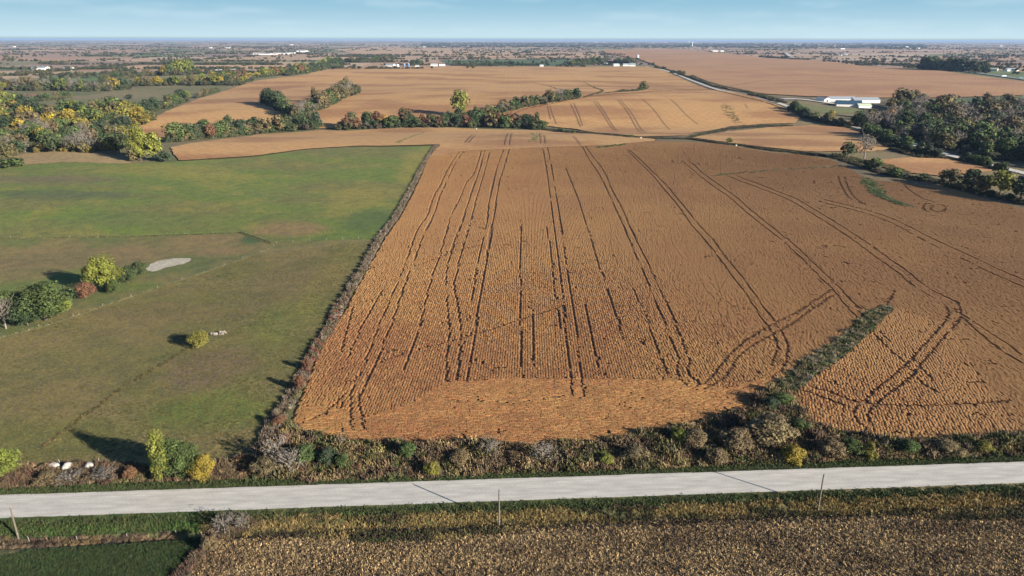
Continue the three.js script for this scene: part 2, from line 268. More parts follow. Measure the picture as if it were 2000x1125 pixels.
/* fields far left */
const dryTone = patchy([0.30, 0.20, 0.095], 0.25, 30, 71, [0.20, 0.15, 0.06], 0.6);
polySheet('dry_grass_strip', [[-120, 330], [0, 313], [50, 300], [125, 294], [200, 299], [250, 314], [262, 319.5], [225, 319.5], [125, 316.5], [50, 321.5], [0, 326.5], [-120, 333]], 0.05, dryTone, matGrass, 40, 'golden dry grass strip below the left wood');
const fieldTone = (c, a = 0.18, s = 60, seed = 81) => patchy(c, a, s, seed);
polySheet('hill_pasture', [[8, 207], [150, 190], [225, 177], [325, 170], [450, 165], [440, 172], [400, 180], [325, 202], [275, 216], [200, 221], [112, 216], [50, 208]], 0.05, patchy([0.110, 0.108, 0.042], 0.2, 50, 82, [0.16, 0.12, 0.06], 0.6), matGrass, 40, 'olive pasture on the hill behind the yellow wood');
polySheet('ploughed_field', [[-100, 186], [0, 185], [100, 182], [60, 198], [0, 203], [-100, 210]], 0.05, fieldTone([0.17, 0.085, 0.05]), matGrass, 40, 'red brown ploughed strip at the left edge');
polySheet('green_field', [[-100, 164], [0, 160], [75, 152], [175, 142], [275, 140], [262, 147], [200, 157], [125, 162], [25, 165], [-100, 172]], 0.05, fieldTone([0.075, 0.125, 0.035]), matGrass, 40, 'bright green field far left');
polySheet('stubble_field', [[-100, 140], [0, 139.5], [150, 139.5], [125, 145], [0, 157], [-100, 163]], 0.05, fieldTone([0.33, 0.24, 0.14]), matGrass, 40, 'pale tan field at the left edge');
polySheet('green_field', [[-100, 131], [0, 131], [70, 131], [70, 137], [0, 138], [-100, 138]], 0.05, fieldTone([0.07, 0.115, 0.04]), matGrass, 40, 'green strip left of the white shed');
polySheet('stubble_field', [[190, 131], [325, 129], [500, 126], [640, 124], [640, 131], [500, 133], [325, 135], [150, 136]], 0.05, fieldTone([0.35, 0.24, 0.13]), matGrass, 40, 'long pale tan field behind the yellow tree line');
polySheet('stubble_field', [[362, 119], [425, 112], [500, 110.5], [600, 109], [720, 109], [700, 116], [500, 119], [420, 121]], 0.05, fieldTone([0.33, 0.225, 0.135]), matGrass, 40, 'tan field before the row of white sheds');
polySheet('stubble_field', [[650, 97], [725, 92], [875, 94], [1000, 99], [1172, 104], [1185, 113], [1000, 113], [900, 112], [700, 106]], 0.05, fieldTone([0.34, 0.225, 0.135], 0.15, 120), matGrass, 40, 'broad tan field beyond the farmhouses');
polySheet('green_field', [[857, 118], [1000, 116], [1175, 116], [1185, 119], [1150, 127], [1000, 130.5], [880, 128]], 0.08, fieldTone([0.045, 0.085, 0.03], 0.12), matGrass, 40, 'dark green field behind the farmhouses');
polySheet('green_field', [[1838, 194], [2000, 188.5], [2120, 186], [2120, 212], [2000, 208], [1875, 203]], 0.08, fieldTone([0.035, 0.075, 0.022], 0.12), matGrass, 40, 'dark green field behind the right hand wood');
polySheet('farm_lawn', [[1545, 198], [1600, 208], [1690, 212], [1740, 216], [1700, 222], [1610, 222], [1580, 214]], 0.08, fieldTone([0.105, 0.115, 0.04], 0.2), matGrass, 40, 'mown lawn in front of the white barns');
polySheet('stubble_field', [[1550, 104], [1680, 105], [1820, 107], [1800, 110.5], [1690, 108.5], [1560, 107]], 0.08, fieldTone([0.36, 0.28, 0.20]), matGrass, 40, 'pale field beyond the highway');
polySheet('stubble_field', [[1600, 112], [1725, 110], [1800, 114], [1787, 122], [1720, 122], [1640, 118]], 0.08, fieldTone([0.34, 0.25, 0.18]), matGrass, 40, 'pale tan field beside the highway');

/* south of the road */
const stubbleTone = (x, z) => { const n = fbm(x / 9, z / 5, 91, 4), s = roadDist(x, z), row = 0.5 + 0.5 * Math.sin(s * 1.15 + 3 * vnoise(x / 14, z / 14, 92)); return shade(mix3([0.075, 0.050, 0.028], [0.135, 0.095, 0.050], 0.75 * n + 0.25 * row), 1); };
const STUBBLE = polySheet('corn_stubble_field', [[340, 1240], [362, 1125], [395, 1080], [430, 1050], [500, 1046], [600, 1052], [720, 1060], [850, 1056], [975, 1042], [1100, 1024], [1250, 1017], [1500, 1012], [1650, 1007], [1850, 1016], [2000, 1013], [2250, 1005], [2300, 1240]], 0.03, stubbleTone, matSoil, 12, 'harvested corn stubble along the bottom of the picture');
const lushTone = patchy([0.040, 0.078, 0.018], 0.35, 6, 95, [0.075, 0.085, 0.03], 0.5);
polySheet('green_verge', [[-250, 1052], [0, 1044], [200, 1042], [350, 1036], [400, 1030], [412, 998], [250, 1004], [0, 1011], [-250, 1020]], 0.02, lushTone, matGrass, 40, 'lush green verge below the road at the left');
polySheet('clover_field', [[-300, 1090], [0, 1088], [60, 1076], [200, 1067], [330, 1058], [400, 1050], [392, 1078], [358, 1125], [330, 1240], [-300, 1240]], 0.02, patchy([0.022, 0.046, 0.012], 0.3, 7, 96), matGrass, 40, 'dark green clover field in the bottom left corner');

/* ------------------------------------------------------------------ roads */
function strip(name, line, width, off, mat, vTile, label, across = 4, colour) { // line of world points, draped
  const pos = [], uv = [], idx = [], col = []; let run = 0;
  for (let i = 0; i < line.length; i++) {
    const [x, z] = line[i], p = line[Math.max(0, i - 1)], q = line[Math.min(line.length - 1, i + 1)], tx = q[0] - p[0], tz = q[1] - p[1], l = Math.hypot(tx, tz) || 1, nx = -tz / l, nz = tx / l;
    if (i) run += Math.hypot(x - line[i - 1][0], z - line[i - 1][1]);
    for (let k = 0; k <= across; k++) { const s = (k / across - 0.5) * width * (1 + (k === 0 || k === across ? 0.045 * (vnoise(run / 2.3, k, 101) - 0.5) : 0)), X = x + nx * s, Z = z + nz * s; pos.push(X, height(X, Z) + off * (1 + Math.hypot(X, Z) / 700), Z); uv.push(run / vTile, s / vTile); if (colour) col.push(...colour(X, Z)); }
    if (i) for (let k = 0; k < across; k++) { const a = (i - 1) * (across + 1) + k, b = a + across + 1; idx.push(a, a + 1, b + 1, a, b + 1, b); }
  }
  const g = new THREE.BufferGeometry(); g.setAttribute('position', new THREE.Float32BufferAttribute(pos, 3)); g.setAttribute('uv', new THREE.Float32BufferAttribute(uv, 2)); if (colour) g.setAttribute('color', new THREE.Float32BufferAttribute(col, 3)); g.setIndex(idx); g.computeVertexNormals();
  if (g.attributes.normal.getY(0) < 0) { const ix = g.index.array; for (let i = 0; i < ix.length; i += 3) { const t = ix[i + 1]; ix[i + 1] = ix[i + 2]; ix[i + 2] = t; } g.computeVertexNormals(); }
  return struct(put(name, g, mat), label);
}
function resample(line, step) { const out = [line[0]]; for (let i = 1; i < line.length; i++) { const [a, b] = line[i - 1], [c, d] = line[i], n = Math.max(1, Math.ceil(Math.hypot(c - a, d - b) / step)); for (let k = 1; k <= n; k++) out.push([a + (c - a) * k / n, b + (d - b) * k / n]); } return out; }
function curve(px, step) { const pts = GP(px).map(([x, z]) => new THREE.Vector3(x, 0, z)); const c = new THREE.CatmullRomCurve3(pts, false, 'centripetal'), n = Math.max(2, Math.ceil(c.getLength() / step)); return c.getSpacedPoints(n).map((p) => [p.x, p.z]); }
const matGravel = std({ map: gravelTex, color: new THREE.Color().setRGB(0.66, 0.645, 0.60) });
{ const l = []; for (let x = -330; x <= 360; x += 1.5) l.push([x, ROAD_Z0 + ROAD_SLOPE * x]); strip('gravel_road', l, 8.0, 0.06, matGravel, 24, 'pale gravel road crossing the foreground', 8); }
const ROAD2_PX = [[1262, 129.5], [1290, 136], [1325, 147], [1360, 161], [1397, 174], [1450, 185], [1500, 196], [1538, 208], [1573, 222], [1630, 239], [1690, 254], [1740, 268], [1800, 288], [1850, 303], [1930, 322], [2000, 339], [2150, 380]];
const ROAD2 = curve(ROAD2_PX, 12);
strip('gravel_road', ROAD2, 9, 0.25, matGravel, 24, 'gravel road winding away along the right hand wood', 4);
const matAsphalt = std({ map: soilTex, color: new THREE.Color().setRGB(0.50, 0.52, 0.56) });
strip('highway', curve([[2150, 176], [2000, 156], [1925, 145.5], [1825, 135], [1725, 130], [1675, 124], [1625, 118.5], [1560, 113]], 25), 18, 0.4, matAsphalt, 24, 'paved highway beyond the reddish field');
strip('gravel_road', curve([[1532, 103.5], [1538, 107], [1547, 114]], 40), 22, 0.6, matGravel, 24, 'straight pale road running off to the town');
strip('farm_yard', curve([[1528, 194], [1560, 194.5], [1600, 199], [1650, 206], [1705, 209]], 8), 13, 0.35, matGravel, 24, 'gravel yard in front of the white barns');
strip('cattle_path', curve([[-60, 682], [0, 661], [100, 633], [200, 599], [380, 539], [500, 496], [533, 481]], 1.2), 0.9, 0.05, std({ map: soilTex, color: new THREE.Color().setRGB(0.62, 0.52, 0.34) }), 12, 'pale worn cattle path along the pasture fence', 2);
strip('farm_yard', curve([[1590, 194], [1640, 194.5], [1710, 195]], 8), 12, 0.30, matGravel, 24, 'gravel drive behind the white barns');
console.log('fields and roads done');

/* ------------------------------------------------------------------ wheel tracks through the beans */
const shiftX = (px, dx) => px.map(([x, y]) => [x + dx * (0.4 + 0.6 * clamp((y - 280) / 300)), y]);
const TRACKS_PX = [
  [[910, 280], [875, 330], [860, 362], [847, 385], [835, 420], [815, 450], [800, 492], [775, 557], [740, 637], [712, 710], [692, 750], [685, 775], [685, 810], [687, 840]],
  [[917, 280], [885, 327], [870, 360], [860, 380], [847, 420], [827, 460], [812, 500], [789, 560], [765, 632], [740, 695], [710, 757], [700, 780], [705, 807], [712, 840]],
  [[942, 290], [922, 345], [912, 355], [900, 385], [882, 420], [870, 460], [860, 495], [838, 560], [825, 617], [807, 675], [787, 725]],
  [[948, 290], [932, 345], [922, 372], [902, 435], [885, 480], [872, 530], [871, 560], [875, 617], [877, 652], [872, 700], [872, 748]],
  [[955, 300], [945, 340], [930, 390], [920, 430], [905, 480], [892, 530], [887, 560], [892, 590], [897, 620], [900, 660], [897, 690], [892, 742]],
  [[987, 285], [970, 330], [957, 385], [950, 435], [935, 505], [925, 560], [917, 610], [907, 660], [897, 707], [895, 738]],
  [[997, 285], [980, 340], [975, 355], [967, 405], [957, 470], [947, 520], [940, 560], [932, 625], [925, 667], [920, 707], [912, 747]],
  [[1058, 282], [1065, 320], [1072, 365], [1080, 435], [1090, 505], [1096, 562], [1102, 620], [1107, 665], [1110, 690], [1115, 730], [1116, 775]],
  [[1067, 282], [1077, 330], [1087, 392], [1097, 455], [1105, 510], [1112, 562], [1120, 610], [1127, 665], [1132, 705], [1137, 750], [1140, 777]],
  [[1067, 445], [1077, 505], [1083, 560], [1088, 600], [1095, 645]],
  [[1038, 590], [1041, 650], [1044, 738]], [[1017, 430], [1016, 600], [1019, 740]], [[958, 440], [942, 560], [925, 640]],
  [[1105, 330], [1125, 380], [1140, 425], [1155, 470], [1170, 520], [1180, 550]], [[1142, 597], [1152, 642], [1162, 685], [1174, 738]], [[1185, 567], [1205, 622], [1222, 675]],
  [[1135, 285], [1150, 312], [1172, 345], [1185, 372], [1200, 405], [1217, 442], [1235, 485], [1250, 520], [1268, 562], [1292, 620], [1310, 665], [1325, 705], [1321, 725], [1327, 742], [1347, 757]],
  [[1137, 280], [1160, 310], [1180, 337], [1195, 372], [1215, 410], [1232, 450], [1247, 480], [1265, 517], [1285, 560], [1307, 605], [1322, 642], [1335, 677], [1347, 705], [1341, 722], [1352, 740], [1367, 752]],
  [[1347, 757], [1370, 752], [1395, 731], [1415, 705], [1440, 680], [1475, 655], [1510, 635], [1560, 610], [1590, 590], [1622, 570]],
  [[1352, 764], [1378, 759], [1405, 746], [1425, 725], [1440, 700], [1465, 680], [1500, 660], [1545, 635], [1580, 610], [1625, 580]],
  [[1237, 567], [1260, 617], [1275, 660], [1287, 695], [1305, 732]],
  [[1225, 295], [1250, 320], [1275, 345], [1300, 375], [1325, 405], [1350, 440], [1375, 470], [1400, 500], [1425, 535], [1444, 560], [1467, 592], [1487, 625], [1502, 645], [1515, 665], [1517, 685], [1502, 722]],
  [[1230, 295], [1262, 325], [1290, 352], [1317, 382], [1340, 410], [1370, 447], [1390, 467], [1415, 502], [1440, 532], [1465, 565], [1487, 597], [1502, 617], [1517, 638], [1532, 660], [1538, 682], [1535, 705], [1524, 728]],
  [[1332, 315], [1367, 345], [1400, 370], [1425, 387], [1462, 420], [1500, 450], [1537, 480], [1570, 512], [1600, 542], [1625, 567], [1650, 597], [1672, 622]],
  [[1345, 315], [1380, 345], [1412, 368], [1438, 387], [1475, 419], [1512, 449], [1550, 479], [1584, 511], [1616, 541], [1641, 566], [1664, 592], [1686, 612]],
  [[1707, 655], [1737, 685], [1767, 712], [1782, 732], [1807, 755], [1832, 770]], [[1717, 650], [1750, 680], [1780, 702], [1800, 722], [1825, 750]],
  [[1420, 345], [1500, 375], [1537, 390], [1575, 412], [1625, 443], [1675, 477], [1712, 505], [1750, 532], [1782, 560], [1817, 580], [1842, 595], [1852, 612], [1845, 630], [1825, 652], [1800, 680], [1782, 700], [1750, 730], [1712, 760], [1687, 784], [1672, 797], [1667, 812], [1682, 832], [1692, 842]],
  [[1440, 345], [1520, 376], [1555, 390], [1594, 413], [1645, 444], [1696, 478], [1735, 506], [1774, 534], [1807, 561], [1842, 580], [1867, 592], [1877, 612], [1870, 630], [1850, 652], [1820, 687], [1800, 712], [1775, 740], [1737, 770], [1715, 788], [1695, 807], [1700, 825], [1712, 840]],
  [[1600, 395], [1687, 417], [1737, 435], [1775, 455], [1812, 475], [1875, 505], [1925, 530], [1975, 552], [2060, 590]], [[1610, 391], [1700, 414], [1750, 432], [1790, 452], [1828, 471], [1892, 500], [1942, 524], [1992, 546], [2070, 580]],
  [[1882, 617], [1925, 647], [1975, 680], [2000, 700], [2080, 750]], [[1862, 605], [1910, 650], [1960, 690], [2000, 714], [2070, 760]],
  [[742, 710], [765, 700], [812, 685], [875, 670], [925, 655], [1000, 632], [1062, 612], [1100, 600]], [[807, 522], [850, 507], [887, 492], [940, 480]],
  [[1580, 757], [1625, 770], [1670, 787], [1712, 792], [1825, 795], [1975, 785]], [[1560, 762], [1610, 780], [1650, 795]],
  [[1637, 345], [1647, 372], [1662, 390], [1685, 400]], [[1650, 347], [1660, 375], [1675, 392], [1690, 400]], [[1590, 355], [1595, 368], [1612, 378]],
  [[1765, 362], [1780, 375], [1800, 388], [1825, 396]], [[1730, 597], [1748, 570]], [[1880, 790], [1905, 795]],
  Array.from({ length: 13 }, (_, k) => [1833 + 15 * Math.cos(k * 0.5), 408 + 7 * Math.sin(k * 0.5)]), Array.from({ length: 9 }, (_, k) => [1815 + 12 * Math.cos(1.6 + k * 0.4), 407 + 8 * Math.sin(1.6 + k * 0.4)]),
  [[690, 600], [665, 690]], [[745, 570], [706, 640], [680, 700]], [[575, 832], [620, 815], [650, 795], [672, 772]], [[880, 783], [950, 785], [1000, 790]], [[1020, 785], [1070, 778], [1100, 775]],
];
const trackCells = new Set(); const CELL = 0.2;
for (const px of TRACKS_PX) {
  const line = curve(px, 0.2); const soft = rng(Math.floor(px[0][0] * 7 + px[0][1]))();
  line.forEach(([x, z], i) => { const gap = vnoise(i / 60, soft * 50, 111); if (gap < 0.12) return; const w = 0.34 + 0.08 * vnoise(i / 25, soft * 90, 112) + Math.max(0, Math.hypot(x, z) - 260) * 0.0003; const n = Math.ceil(w / CELL); for (let a = -n; a <= n; a++) for (let b = -n; b <= n; b++) if (Math.hypot(a, b) * CELL <= w) trackCells.add((Math.floor(x / CELL) + a + 8192) * 32768 + (Math.floor(-z / CELL) + b + 1)); });
}
const onTrack = (x, z) => trackCells.has((Math.floor(x / CELL) + 8192) * 32768 + Math.floor(-z / CELL) + 1);

/* tracks on the farther fields, where the crop is a closed canopy: narrow strips of trodden soil */
const matTrack = std({ map: soilTex, color: new THREE.Color().setRGB(0.46, 0.27, 0.14) });
for (const px of [[[1160, 200], [1181, 229], [1202, 257]], [[1166, 200], [1187, 230], [1207, 257]], [[1207, 197], [1232, 230], [1260, 262]], [[1212, 197], [1240, 232], [1264, 261]], [[1115, 204], [1127, 230], [1135, 250]], [[1121, 203], [1132, 227], [1139, 248]], [[1070, 209], [1076, 235]], [[1075, 209], [1081, 228], [1088, 245]], [[1255, 195], [1282, 222], [1310, 255]], [[1310, 195], [1340, 225], [1365, 245]],
  [[910, 280], [925, 265]], [[917, 280], [931, 266]], [[987, 285], [994, 262]], [[997, 285], [1001, 262]], [[1058, 282], [1056, 262]], [[1067, 282], [1064, 266]], [[1135, 285], [1120, 268]], [[1455, 205], [1462, 214]]])
  { const s = strip('wheel_track', curve(px, 6), 0.7, 0.62, matTrack, 12, 'narrow wheel track worn through the far bean canopy', 1); }

/* ------------------------------------------------------------------ scattered plants (too many to count) */
class Scatter {
  constructor(name, geos, mat, label, category) { Object.assign(this, { name, geos, mat, label, category, list: geos.map(() => []) }); }
  add(k, x, y, z, turn, sx, sy, sz, c) { this.list[k].push([x, y, z, turn, sx, sy, sz, c]); }
  build() {
    const m = new THREE.Matrix4(), q = new THREE.Quaternion(), e = new THREE.Euler(), p = new THREE.Vector3(), s = new THREE.Vector3(), col = new THREE.Color(); let n = 0;
    this.geos.forEach((g, k) => {
      const L = this.list[k]; if (!L.length) return; n += L.length;
      const im = new THREE.InstancedMesh(g, this.mat, L.length); im.name = numbered(this.name); im.castShadow = im.receiveShadow = true;
      L.forEach(([x, y, z, t, sx, sy, sz, c], i) => { m.compose(p.set(x, y, z), q.setFromEuler(e.set(0, t, 0)), s.set(sx, sy, sz)); im.setMatrixAt(i, m); im.setColorAt(i, col.setRGB(c[0], c[1], c[2])); });
      im.userData.kind = 'stuff'; im.userData.label = this.label; im.userData.category = this.category; scene.add(im);
    });
    console.log(this.name, n);
  }
}
// a shaggy clump: blades and leaves standing out of a low rounded core; base at y = 0
function clumpGeo(seed, { w = 0.35, l = 0.6, h = 0.7, blades = 24, bw = 0.09, bl = 0.35, core = 0.62, lean = 0.7, tint = 0.25, flat = false, ends = 0.55 }) {
  const r = rng(seed), pos = [], col = [], idx = [];
  const quad = (c, u, v, t) => { const k = pos.length / 3; for (const [a, b] of [[-1, 0], [1, 0], [0.7, 1], [-0.7, 1]]) pos.push(c[0] + u[0] * a + v[0] * b, c[1] + u[1] * a + v[1] * b, c[2] + u[2] * a + v[2] * b); for (let i = 0; i < 4; i++) col.push(t, t, t); idx.push(k, k + 1, k + 2, k, k + 2, k + 3); };
  if (core > 0) { const N = 4, K = 6, k0 = pos.length / 3; for (let i = 0; i <= N; i++) for (let j = 0; j <= K; j++) { const z = (i / N - 0.5) * 2 * l, a = Math.PI * j / K, q = 0.8 + 0.4 * r(); const end = (i === 0 || i === N) ? ends : 1; pos.push(Math.cos(a) * w * 0.8 * (flat ? 1.1 : q) * end, Math.pow(Math.sin(a) + 1e-9, flat ? 0.45 : 1) * h * core * (flat ? 0.88 + 0.24 * r() : q) * end, z); const t = 0.8 + 0.3 * r(); col.push(t, t, t); if (i && j) { const p = k0 + (i - 1) * (K + 1) + j - 1; idx.push(p, p + 1, p + K + 2, p, p + K + 2, p + K + 1); } } }
  for (let b = 0; b < blades; b++) {
    const a = r() * 6.283, x = (r() * 2 - 1) * w * 0.85, z = (r() * 2 - 1) * l, y = core > 0 ? h * core * 0.5 * r() : 0, L = bl * (0.6 + 0.8 * r()), t = lean * r();
    const v = [Math.cos(a) * Math.sin(t) * L, Math.cos(t) * L, Math.sin(a) * Math.sin(t) * L], f = a + 1.57 + (r() - 0.5), u = [Math.cos(f) * bw * (0.6 + 0.8 * r()), (r() - 0.5) * bw * 0.6, Math.sin(f) * bw * (0.6 + 0.8 * r())];
    quad([x, y, z], u, v, 1 - tint + 2 * tint * r());
  }
  const g = new THREE.BufferGeometry(); g.setAttribute('position', new THREE.Float32BufferAttribute(pos, 3)); g.setAttribute('color', new THREE.Float32BufferAttribute(col, 3)); g.setIndex(idx); const n = g.toNonIndexed(); n.computeVertexNormals(); return n;
}
const matPlant = std({ vertexColors: true });

/* bean rows */
const beanGeo = [1, 2, 3].map((s) => clumpGeo(s, { w: 0.42, l: 0.64, h: 0.60, blades: 64, bw: 0.042, bl: 0.27, core: 0.74, lean: 1.1, tint: 0.5, flat: true, ends: 0.96 }));
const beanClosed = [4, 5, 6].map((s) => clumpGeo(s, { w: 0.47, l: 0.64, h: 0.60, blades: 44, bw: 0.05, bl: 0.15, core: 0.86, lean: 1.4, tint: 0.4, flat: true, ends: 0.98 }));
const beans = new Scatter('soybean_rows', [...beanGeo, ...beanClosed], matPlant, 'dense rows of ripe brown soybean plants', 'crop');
const HEADLAND = GP([[560, 870], [600, 790], [660, 800], [720, 815], [800, 790], [868, 748], [1000, 741], [1200, 741], [1320, 742], [1420, 760], [1500, 740], [1520, 760], [1400, 840], [1200, 870], [900, 900]]);
const RIGHT_LOT = GP([[1745, 600], [1860, 640], [1900, 720], [1990, 840], [2080, 900], [1700, 900], [1520, 800], [1550, 760], [1640, 700]]);
const nearBox = bounds(NEAR_BEAN), ROW = 0.762;
const crestCut = (x, z) => false;
{
  const r = rng(77);
  const lay = (az, keep, seedShift) => { // rows along azimuth az
    const sx = Math.sin(az), sz = -Math.cos(az), px = Math.cos(az), pz = Math.sin(az);
    let u0 = 1e9, u1 = -1e9, v0 = 1e9, v1 = -1e9;
    for (const x of [nearBox[0], nearBox[1]]) for (const z of [nearBox[2], nearBox[3]]) { const u = x * px + z * pz, v = x * sx + z * sz; u0 = Math.min(u0, u); u1 = Math.max(u1, u); v0 = Math.min(v0, v); v1 = Math.max(v1, v); }
    for (let u = u0; u < u1; u += ROW) for (let v = v0 + 2.6 * r(); v < v1;) {
      const x0 = u * px + v * sx, z0 = u * pz + v * sz, d = Math.hypot(x0, z0), step = (d < 260 ? 1.0 : d < 400 ? 1.25 : 1.6) * (0.85 + 0.3 * r()); v += step;
      const ax = Math.abs(Math.atan2(x0, -z0)); if (ax > 0.92 || d < 120) continue;
      const j = (r() - 0.5) * (x0 > 38 || x0 < -45 ? 2.6 : 1.4), x = x0 + px * j * 0.16, z = z0 + pz * j * 0.16;
      if (!keep(x, z)) continue;
      const crushed = onTrack(x, z) || onTrack(x + sx * step * 0.3, z + sz * step * 0.3) || onTrack(x - sx * step * 0.3, z - sz * step * 0.3); if (crushed && r() < 0.25) continue;
      const n = fbm(x / 25, z / 25, 121, 4), m = fbm(x / 70 + 4, z / 90, 122, 3), thin = vnoise(x / 3, z / 3, 123);
      if (thin < 0.10 && r() < 0.5) continue;
      let c = mix3(BEAN, BEAN_RED, clamp(0.45 + 1.9 * (n - 0.5) + 1.4 * (m - 0.5)));
      const k = (0.80 + 0.36 * r()) * (0.85 + 0.3 * vnoise(x / 2.1, z / 2.1, 125)), t = 0.88 + 0.24 * r(); c = [c[0] * k, c[1] * k * t, c[2] * k * t];
      const closed = r() < smooth(170, 400, d + 1.3 * Math.max(0, x - 20)) ? 3 : 0, hgt = (closed ? 0.95 + 0.10 * r() : 0.86 + 0.28 * r()) * (0.9 + 0.2 * n) * (crushed ? 0.30 : 1); if (closed) c = mix3(c, [0.385, 0.205, 0.072], 0.5); if (crushed) c = mix3(c, [0.19, 0.108, 0.055], 0.6);  // closed clumps get light painted into their colour, more of them far off and rightward
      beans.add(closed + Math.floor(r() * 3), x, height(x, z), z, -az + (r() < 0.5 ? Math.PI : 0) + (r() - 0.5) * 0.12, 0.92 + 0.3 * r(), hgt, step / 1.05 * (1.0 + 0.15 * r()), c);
    }
  };
  const inNear = (x, z) => inPoly(NEAR_BEAN, x, z);
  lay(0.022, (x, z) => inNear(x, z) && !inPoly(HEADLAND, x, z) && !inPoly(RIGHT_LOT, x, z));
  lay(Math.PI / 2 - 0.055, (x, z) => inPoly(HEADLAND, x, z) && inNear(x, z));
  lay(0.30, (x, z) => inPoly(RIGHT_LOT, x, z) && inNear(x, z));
  beans.build();
}

/* ------------------------------------------------------------------ weeds, verges, stubble */
const weedGeo = [11, 12, 13, 14].map((s) => clumpGeo(s, { w: 0.55, l: 0.55, h: 1.0, blades: 90, bw: 0.042, bl: 0.52, core: 0.55, lean: 1.0, tint: 0.45 }));
const grassGeo = [21, 22, 23].map((s) => clumpGeo(s, { w: 0.5, l: 0.5, h: 0.4, blades: 34, bw: 0.05, bl: 0.42, core: 0, lean: 1.0, tint: 0.3 }));
const litterGeo = [31, 32, 33].map((s) => clumpGeo(s, { w: 0.5, l: 0.5, h: 0.2, blades: 9, bw: 0.10, bl: 0.36, core: 0, lean: 1.5, tint: 0.5 }));
const weeds = new Scatter('roadside_weeds', weedGeo, matPlant, 'tangled brown and olive weeds on the road banks and ditches', 'weeds');
const grass = new Scatter('verge_grass', grassGeo, matPlant, 'coarse grass tufts along the road verges and pasture', 'grass');
const litter = new Scatter('corn_litter', litterGeo, matPlant, 'straw coloured corn stalk litter on the stubble', 'stubble');
function fill(poly, perM2, seed, fn) { const r = rng(seed), [x0, x1, z0, z1] = bounds(poly), n = Math.floor((x1 - x0) * (z1 - z0) * perM2); for (let i = 0; i < n; i++) { const x = x0 + (x1 - x0) * r(), z = z0 + (z1 - z0) * r(); if (inPoly(poly, x, z)) fn(x, z, r); } }
const pick = (r, l) => l[Math.floor(r() * l.length)];
const jitter = (c, r, a = 0.25) => { const k = 1 - a + 2 * a * r(); return [c[0] * k, c[1] * k * (0.94 + 0.12 * r()), c[2] * k]; };
const WEED_TONES = [[0.135, 0.098, 0.058], [0.105, 0.072, 0.045], [0.19, 0.135, 0.068], [0.25, 0.185, 0.09], [0.115, 0.105, 0.040], [0.16, 0.10, 0.062], [0.075, 0.085, 0.028], [0.13, 0.105, 0.07], [0.20, 0.165, 0.065]];
function weedFill(poly, perM2, seed, tones, s0, s1, tallness = 1) {
  fill(poly, perM2, seed, (x, z, r) => { const i = clamp(Math.floor((fbm(x / 4.5, z / 3.5, seed, 3) * 1.7 - 0.35 + (r() - 0.5) * 0.25) * tones.length), 0, tones.length - 1); const s = s0 + (s1 - s0) * r() * (0.35 + 1.3 * vnoise(x / 3, z / 3, seed + 1)); weeds.add(Math.floor(r() * 4), x, height(x, z) - 0.05, z, r() * 6.28, s * (0.9 + 0.4 * r()), s * tallness * (0.7 + 0.6 * r()), s * (0.9 + 0.4 * r()), jitter(tones[i], r)); });
}
// the wide weedy bank between beans and road
const BANK = GP([[505, 935], [500, 880], [540, 850], [572, 834], [600, 850], [650, 862], [720, 868], [800, 870], [1000, 872], [1150, 868], [1217, 858], [1290, 842], [1370, 834], [1465, 800], [1500, 763], [1550, 770], [1550, 785], [1567, 812], [1582, 828], [1640, 848], [1700, 855], [1750, 863], [1825, 865], [1875, 860], [1950, 851], [2000, 848], [2200, 838], [2250, 880], [2000, 893], [1750, 899], [1500, 908], [1250, 919], [1000, 928], [750, 938], [600, 942]]);
weedFill(BANK, 1.7, 201, WEED_TONES, 0.8, 2.1);
const BANK_LEFT = GP([[-250, 955], [0, 958], [120, 952], [300, 944], [505, 935], [500, 888], [430, 905], [300, 910], [150, 906], [0, 910], [-250, 922]]);
weedFill(BANK_LEFT, 2.0, 202, [[0.12, 0.085, 0.05], [0.16, 0.115, 0.06], [0.10, 0.07, 0.045], [0.19, 0.13, 0.07], [0.13, 0.075, 0.05], [0.085, 0.085, 0.035], [0.22, 0.155, 0.08]], 0.6, 1.3);
// grassy waterway running up into the beans
const WATERWAY = GP([[1500, 764], [1522, 747], [1555, 717], [1582, 702], [1635, 664], [1675, 629], [1690, 612], [1720, 599], [1735, 599], [1743, 603], [1740, 609], [1712, 633], [1672, 675], [1640, 703], [1600, 728], [1575, 750], [1552, 766], [1550, 785], [1565, 812], [1540, 830], [1500, 800]]);
weedFill(WATERWAY, 2.0, 203, [[0.14, 0.125, 0.08], [0.22, 0.19, 0.12], [0.08, 0.095, 0.034], [0.27, 0.23, 0.14], [0.065, 0.08, 0.028], [0.19, 0.16, 0.08], [0.16, 0.14, 0.10]], 0.6, 1.7, 0.8);
// strip of fence-row growth between pasture and beans
const fenceRow = resample(GP(FENCE_ROW_PX), 1);
{
  const r = rng(204), L = fenceRow.length;
  fenceRow.forEach(([x, z], i) => { const t = i / L, red = t > 0.78 && t < 0.93; for (let k = 0; k < 5; k++) { const X = x + (r() - 0.5) * 3.4, Z = z + (r() - 0.5) * 2; const c = red && r() < 0.30 ? [0.16, 0.055, 0.040] : pick(r, [[0.17, 0.13, 0.10], [0.20, 0.165, 0.125], [0.13, 0.09, 0.06], [0.24, 0.19, 0.13], [0.15, 0.115, 0.085], [0.10, 0.095, 0.04]]); const s = 0.55 + 0.6 * r() + (t > 0.6 ? 0.35 * r() : 0); weeds.add(Math.floor(r() * 4), X, height(X, Z), Z, r() * 6.28, s, s * (0.8 + 0.8 * r()), s, jitter(c, r)); } });
}
